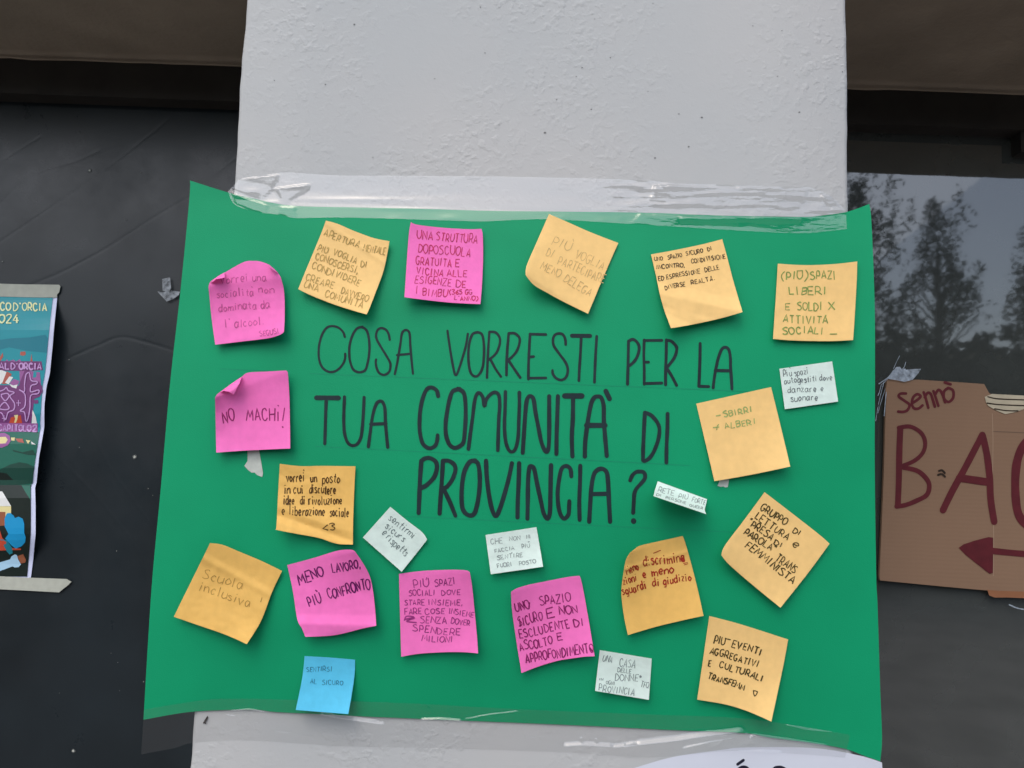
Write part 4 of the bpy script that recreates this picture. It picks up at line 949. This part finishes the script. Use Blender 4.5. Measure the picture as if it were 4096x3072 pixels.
def see_through(mt, k):
    n = mt.node_tree; tr = n.nodes.new('ShaderNodeBsdfTransparent'); ms = n.nodes.new('ShaderNodeMixShader'); nz = n.nodes.new('ShaderNodeTexNoise')
    nz.inputs['Scale'].default_value = 110; n.links.new(n.nodes['Texture Coordinate'].outputs['Object'], nz.inputs['Vector'])
    mr = n.nodes.new('ShaderNodeMapRange'); mr.inputs['From Min'].default_value = .35; mr.inputs['From Max'].default_value = .65; mr.inputs['To Min'].default_value = k-.35; mr.inputs['To Max'].default_value = k+.25
    n.links.new(nz.outputs['Fac'], mr.inputs['Value']); n.links.new(mr.outputs[0], ms.inputs[0])
    n.links.new(n.nodes['Principled BSDF'].outputs[0], ms.inputs[1]); n.links.new(tr.outputs[0], ms.inputs[2]); n.links.new(ms.outputs[0], n.nodes['Material Output'].inputs['Surface'])
    return mt
PLAST = mat('torn_cloudy_tape', (0.36, 0.40, 0.44, 1), .35, .5, noise=(150, .4))
see_through(PLAST, .5)
on_l = lambda px, py, h=0.0: P(px, py, GLASS-.0035-h)
def shreds(name, label, polysl, strokes, m_, surf):
    v, f, fm = polys(surf, [([F(p) for p in pts], 0, .0012+.0003*i) for i, (F, pts) in enumerate(polysl)], 30)
    ik = Ink(surf)
    for F, pts, wd in strokes: ik.stroke([F(p) for p in pts], wd, base=.0022)
    b = len(v); v += ik.v; f += [tuple(b+i for i in q) for q in ik.f]
    return tag(obj(name, v, f, m_, smooth=False), label, 'tape')
shreds('torn_tape', 'torn cloudy tape scrap on the black film beside the poster', [(Z01, [(1400,752),(1470,735),(1478,830),(1455,868),(1405,852)]), (Z01, [(1355,855),(1400,868),(1432,862),(1475,850),(1555,862),(1545,888),(1500,922),(1440,946),(1408,912)])],
       [], PLAST, on_l)

# ------------------------------------------------------------------ cardboard sign on the right pane
def cb(px, py, h=0.0):
    return P(px, py, GLASS-.008-.002*smooth01(3700, 3500, px)-h)
def cardboard():
    mt = mat('cardboard', S(117, 94, 76, 1.34), .85, .15, noise=(5, .07))
    n = mt.node_tree; b = n.nodes['Principled BSDF']; tc = n.nodes['Texture Coordinate']
    wv = n.nodes.new('ShaderNodeTexWave'); wv.bands_direction = 'Z'; wv.inputs['Scale'].default_value = 58; wv.inputs['Distortion'].default_value = 1.6; wv.inputs['Detail'].default_value = 2
    n.links.new(tc.outputs['Object'], wv.inputs['Vector'])
    bp = n.nodes.new('ShaderNodeBump'); bp.inputs['Distance'].default_value = .00005; n.links.new(wv.outputs['Fac'], bp.inputs['Height']); n.links.new(bp.outputs[0], b.inputs['Normal'])
    return mt
CB = cardboard()
cpts = [Z31((1030,1616)),Z31((1300,1622)),Z31((1600,1640)),Z32((1868,0)),Z32((1895,50)),Z32((1910,78)),Z32((1935,90)),Z32((2212,104)),(4420,1590),(4420,2420),Z33((2212,172)),Z33((1890,125)),Z33((1500,90)),Z33((968,38)),Z32((962,1659)),Z32((975,1400)),Z32((1000,800)),Z32((1016,260)),Z32((1024,120)),Z32((1018,60))]
v, f, fm = polys(cb, [(cpts, 0, 0)], 60)
CS = thing('cardboard_sign', cb(3800, 2000), 'brown cardboard sign with dark red lettering and an arrow, on the right window', 'sign')
obj('board', v, f, CB, CS, solid=.004, smooth=False, off=1)
v, f, fm = polys(cb, [([Z32(p) for p in ((1872,112),(1905,98),(1935,86),(2212,100),(2300,105),(2280,190),(2160,236),(2110,248),(2050,260),(2000,240),(1950,216),(1905,190),(1885,160))], 0, .0009)], 30)
LINER = mat('pale_torn_liner', S(160, 152, 132, 1.3), .9, .1, noise=(60, .1)); DARK = mat('flute_shadow_gap', S(48, 40, 34, 1.2), .9, .1)
tp = obj('torn_patch', v, f, LINER, CS, smooth=False)
ik = Ink(cb)
for pts in ([(1900,110),(1990,128),(2240,138)], [(1895,165),(2000,178),(2230,188)], [(1960,214),(2060,230),(2160,232)]): ik.stroke([Z32(p) for p in pts], 5, base=.0011)
ik.build('painted_flute_shade', DARK, CS)  # shade between the flutes, painted as dark strokes on the flat patch
ik = Ink(cb)
for pts in ([(1478,750),(1505,746),(1528,768)], [(1470,786),(1500,778),(1530,800)]): ik.stroke([Z32(p) for p in pts], 8, base=.0007)
ik.build('torn_hole', DARK, CS)
ik = Ink(cb)
ik.stroke([Z32(p) for p in ((1938,255),(1944,500),(1940,900),(1950,1300),(1946,1659))], 2.5, caps=False, base=.0002); ik.build('fold_crease', mat('worn_cardboard', S(136, 116, 98, 1.36), .9, .1), CS)
ik = Ink(cb)
ik.stroke([Z32(p) for p in ((1945,410),(2080,415),(2300,425))], 3, caps=False, base=.0002); ik.build('dent', mat('dented_cardboard', S(92, 76, 64, 1.36), .9, .1), CS)
RED = mat('dark_red_marker', S(94, 30, 38, .85), .6, .25, noise=(70, .14))
ik = Ink(cb)
def rd(wd, *strokes):
    for pts in strokes: ik.stroke([Z32(p) for p in pts], wd/2.16, base=.0005, vary=.08)
rd(24, [(1192,82),(1145,84),(1130,108),(1180,145),(1222,180),(1205,225),(1170,240),(1125,238)], [(1248,165),(1300,130),(1318,105),(1290,88),(1255,115),(1243,170),(1262,210),(1300,212),(1335,185)],
   [(1345,72),(1365,130),(1385,205)], [(1355,115),(1378,78),(1405,85),(1425,140),(1442,195)], [(1430,62),(1450,120),(1472,188)], [(1443,95),(1470,52),(1495,65),(1515,110),(1530,158)],
   [(1556,35),(1522,65),(1522,125),(1560,155),(1600,118),(1598,55),(1556,33)], [(1528,-14),(1578,2)])
rd(52, [(1143,385),(1135,600),(1130,850),(1122,1050)]); rd(36, [(1130,378),(1230,368),(1320,420),(1358,500),(1340,590),(1270,660),(1170,705)]); rd(40, [(1170,722),(1290,750),(1370,820),(1394,885),(1370,960),(1280,1010),(1190,1045),(1112,1058)])
rd(58, [(1512,1090),(1590,930),(1700,730),(1800,540),(1852,440)], [(1852,440),(1890,600),(1915,800),(1925,1000),(1955,1190)]); rd(66, [(1655,812),(1780,830),(1900,848)])
rd(72, [(2420,470),(2300,460),(2215,520),(2160,640),(2138,800),(2142,1000),(2172,1140),(2260,1230),(2420,1250)])
rd(54, [(1935,1442),(2212,1468),(2700,1500)])
ik.blob([Z32(p) for p in ((1648,1415),(1690,1385),(1780,1355),(1905,1322),(1945,1328),(1945,1480),(1944,1632),(1915,1640),(1800,1550),(1700,1470))], base=.0006)
ik.build('lettering', RED, CS)
scrap('packing_tape', 'brown packing tape under the lower edge of the cardboard sign', 'tape', mat('brown_packing_tape', S(112, 76, 54, 1.7), .22, .5, noise=(25, .12)), Z33, [(1895,120),(2000,128),(2212,135),(2600,150),(2600,215),(2212,192),(2080,186),(1960,186),(1912,168)], lambda x, y, h: cb(x, y, h+.0008), h=.0004, step=25)
on_r = lambda px, py, h=0.0: P(px, py, GLASS-.006-h)
PL2 = mat('torn_pale_plastic', (0.40, 0.47, 0.55, 1), .3, .5, noise=(120, .35)); see_through(PL2, .35); PL3 = mat('plastic_shreds', (0.22, 0.24, 0.25, 1), .3, .6, noise=(200, .5))
shreds('torn_tape', 'torn pale tape with shredded ends over the top left of the cardboard sign', [(Z31, [(1030,1612),(1062,1570),(1108,1512),(1140,1510),(1158,1535),(1186,1524),(1190,1536),(1250,1530),(1322,1528),(1300,1565),(1250,1622),(1180,1640),(1100,1625)])],
       [(Z31, [(1138,1415),(1112,1465),(1085,1525)], 1.8), (Z31, [(1190,1470),(1172,1520),(1120,1555)], 2.6), (Z31, [(1085,1540),(1040,1600),(960,1656)], 4), (Z31, [(1110,1540),(1060,1590),(990,1659)], 3), 
        (Z32, [(1000,-10),(960,150),(930,320)], 2.2), (Z32, [(1015,40),(985,130),(950,250)], 2.0), (Z32, [(1022,70),(1012,180),(1004,275)], 3.2), (Z32, [(980,0),(965,60),(950,100)], 2.4)],
       PL2, lambda x, y, h=0.0: cb(x, y, h+.0012) )
shreds('tape_shred', 'thin curved pale tape shred on the pane below the cardboard sign', [], [(Z33, [(2085,248),(2150,276),(2230,292)], 5)], PL2, on_r)
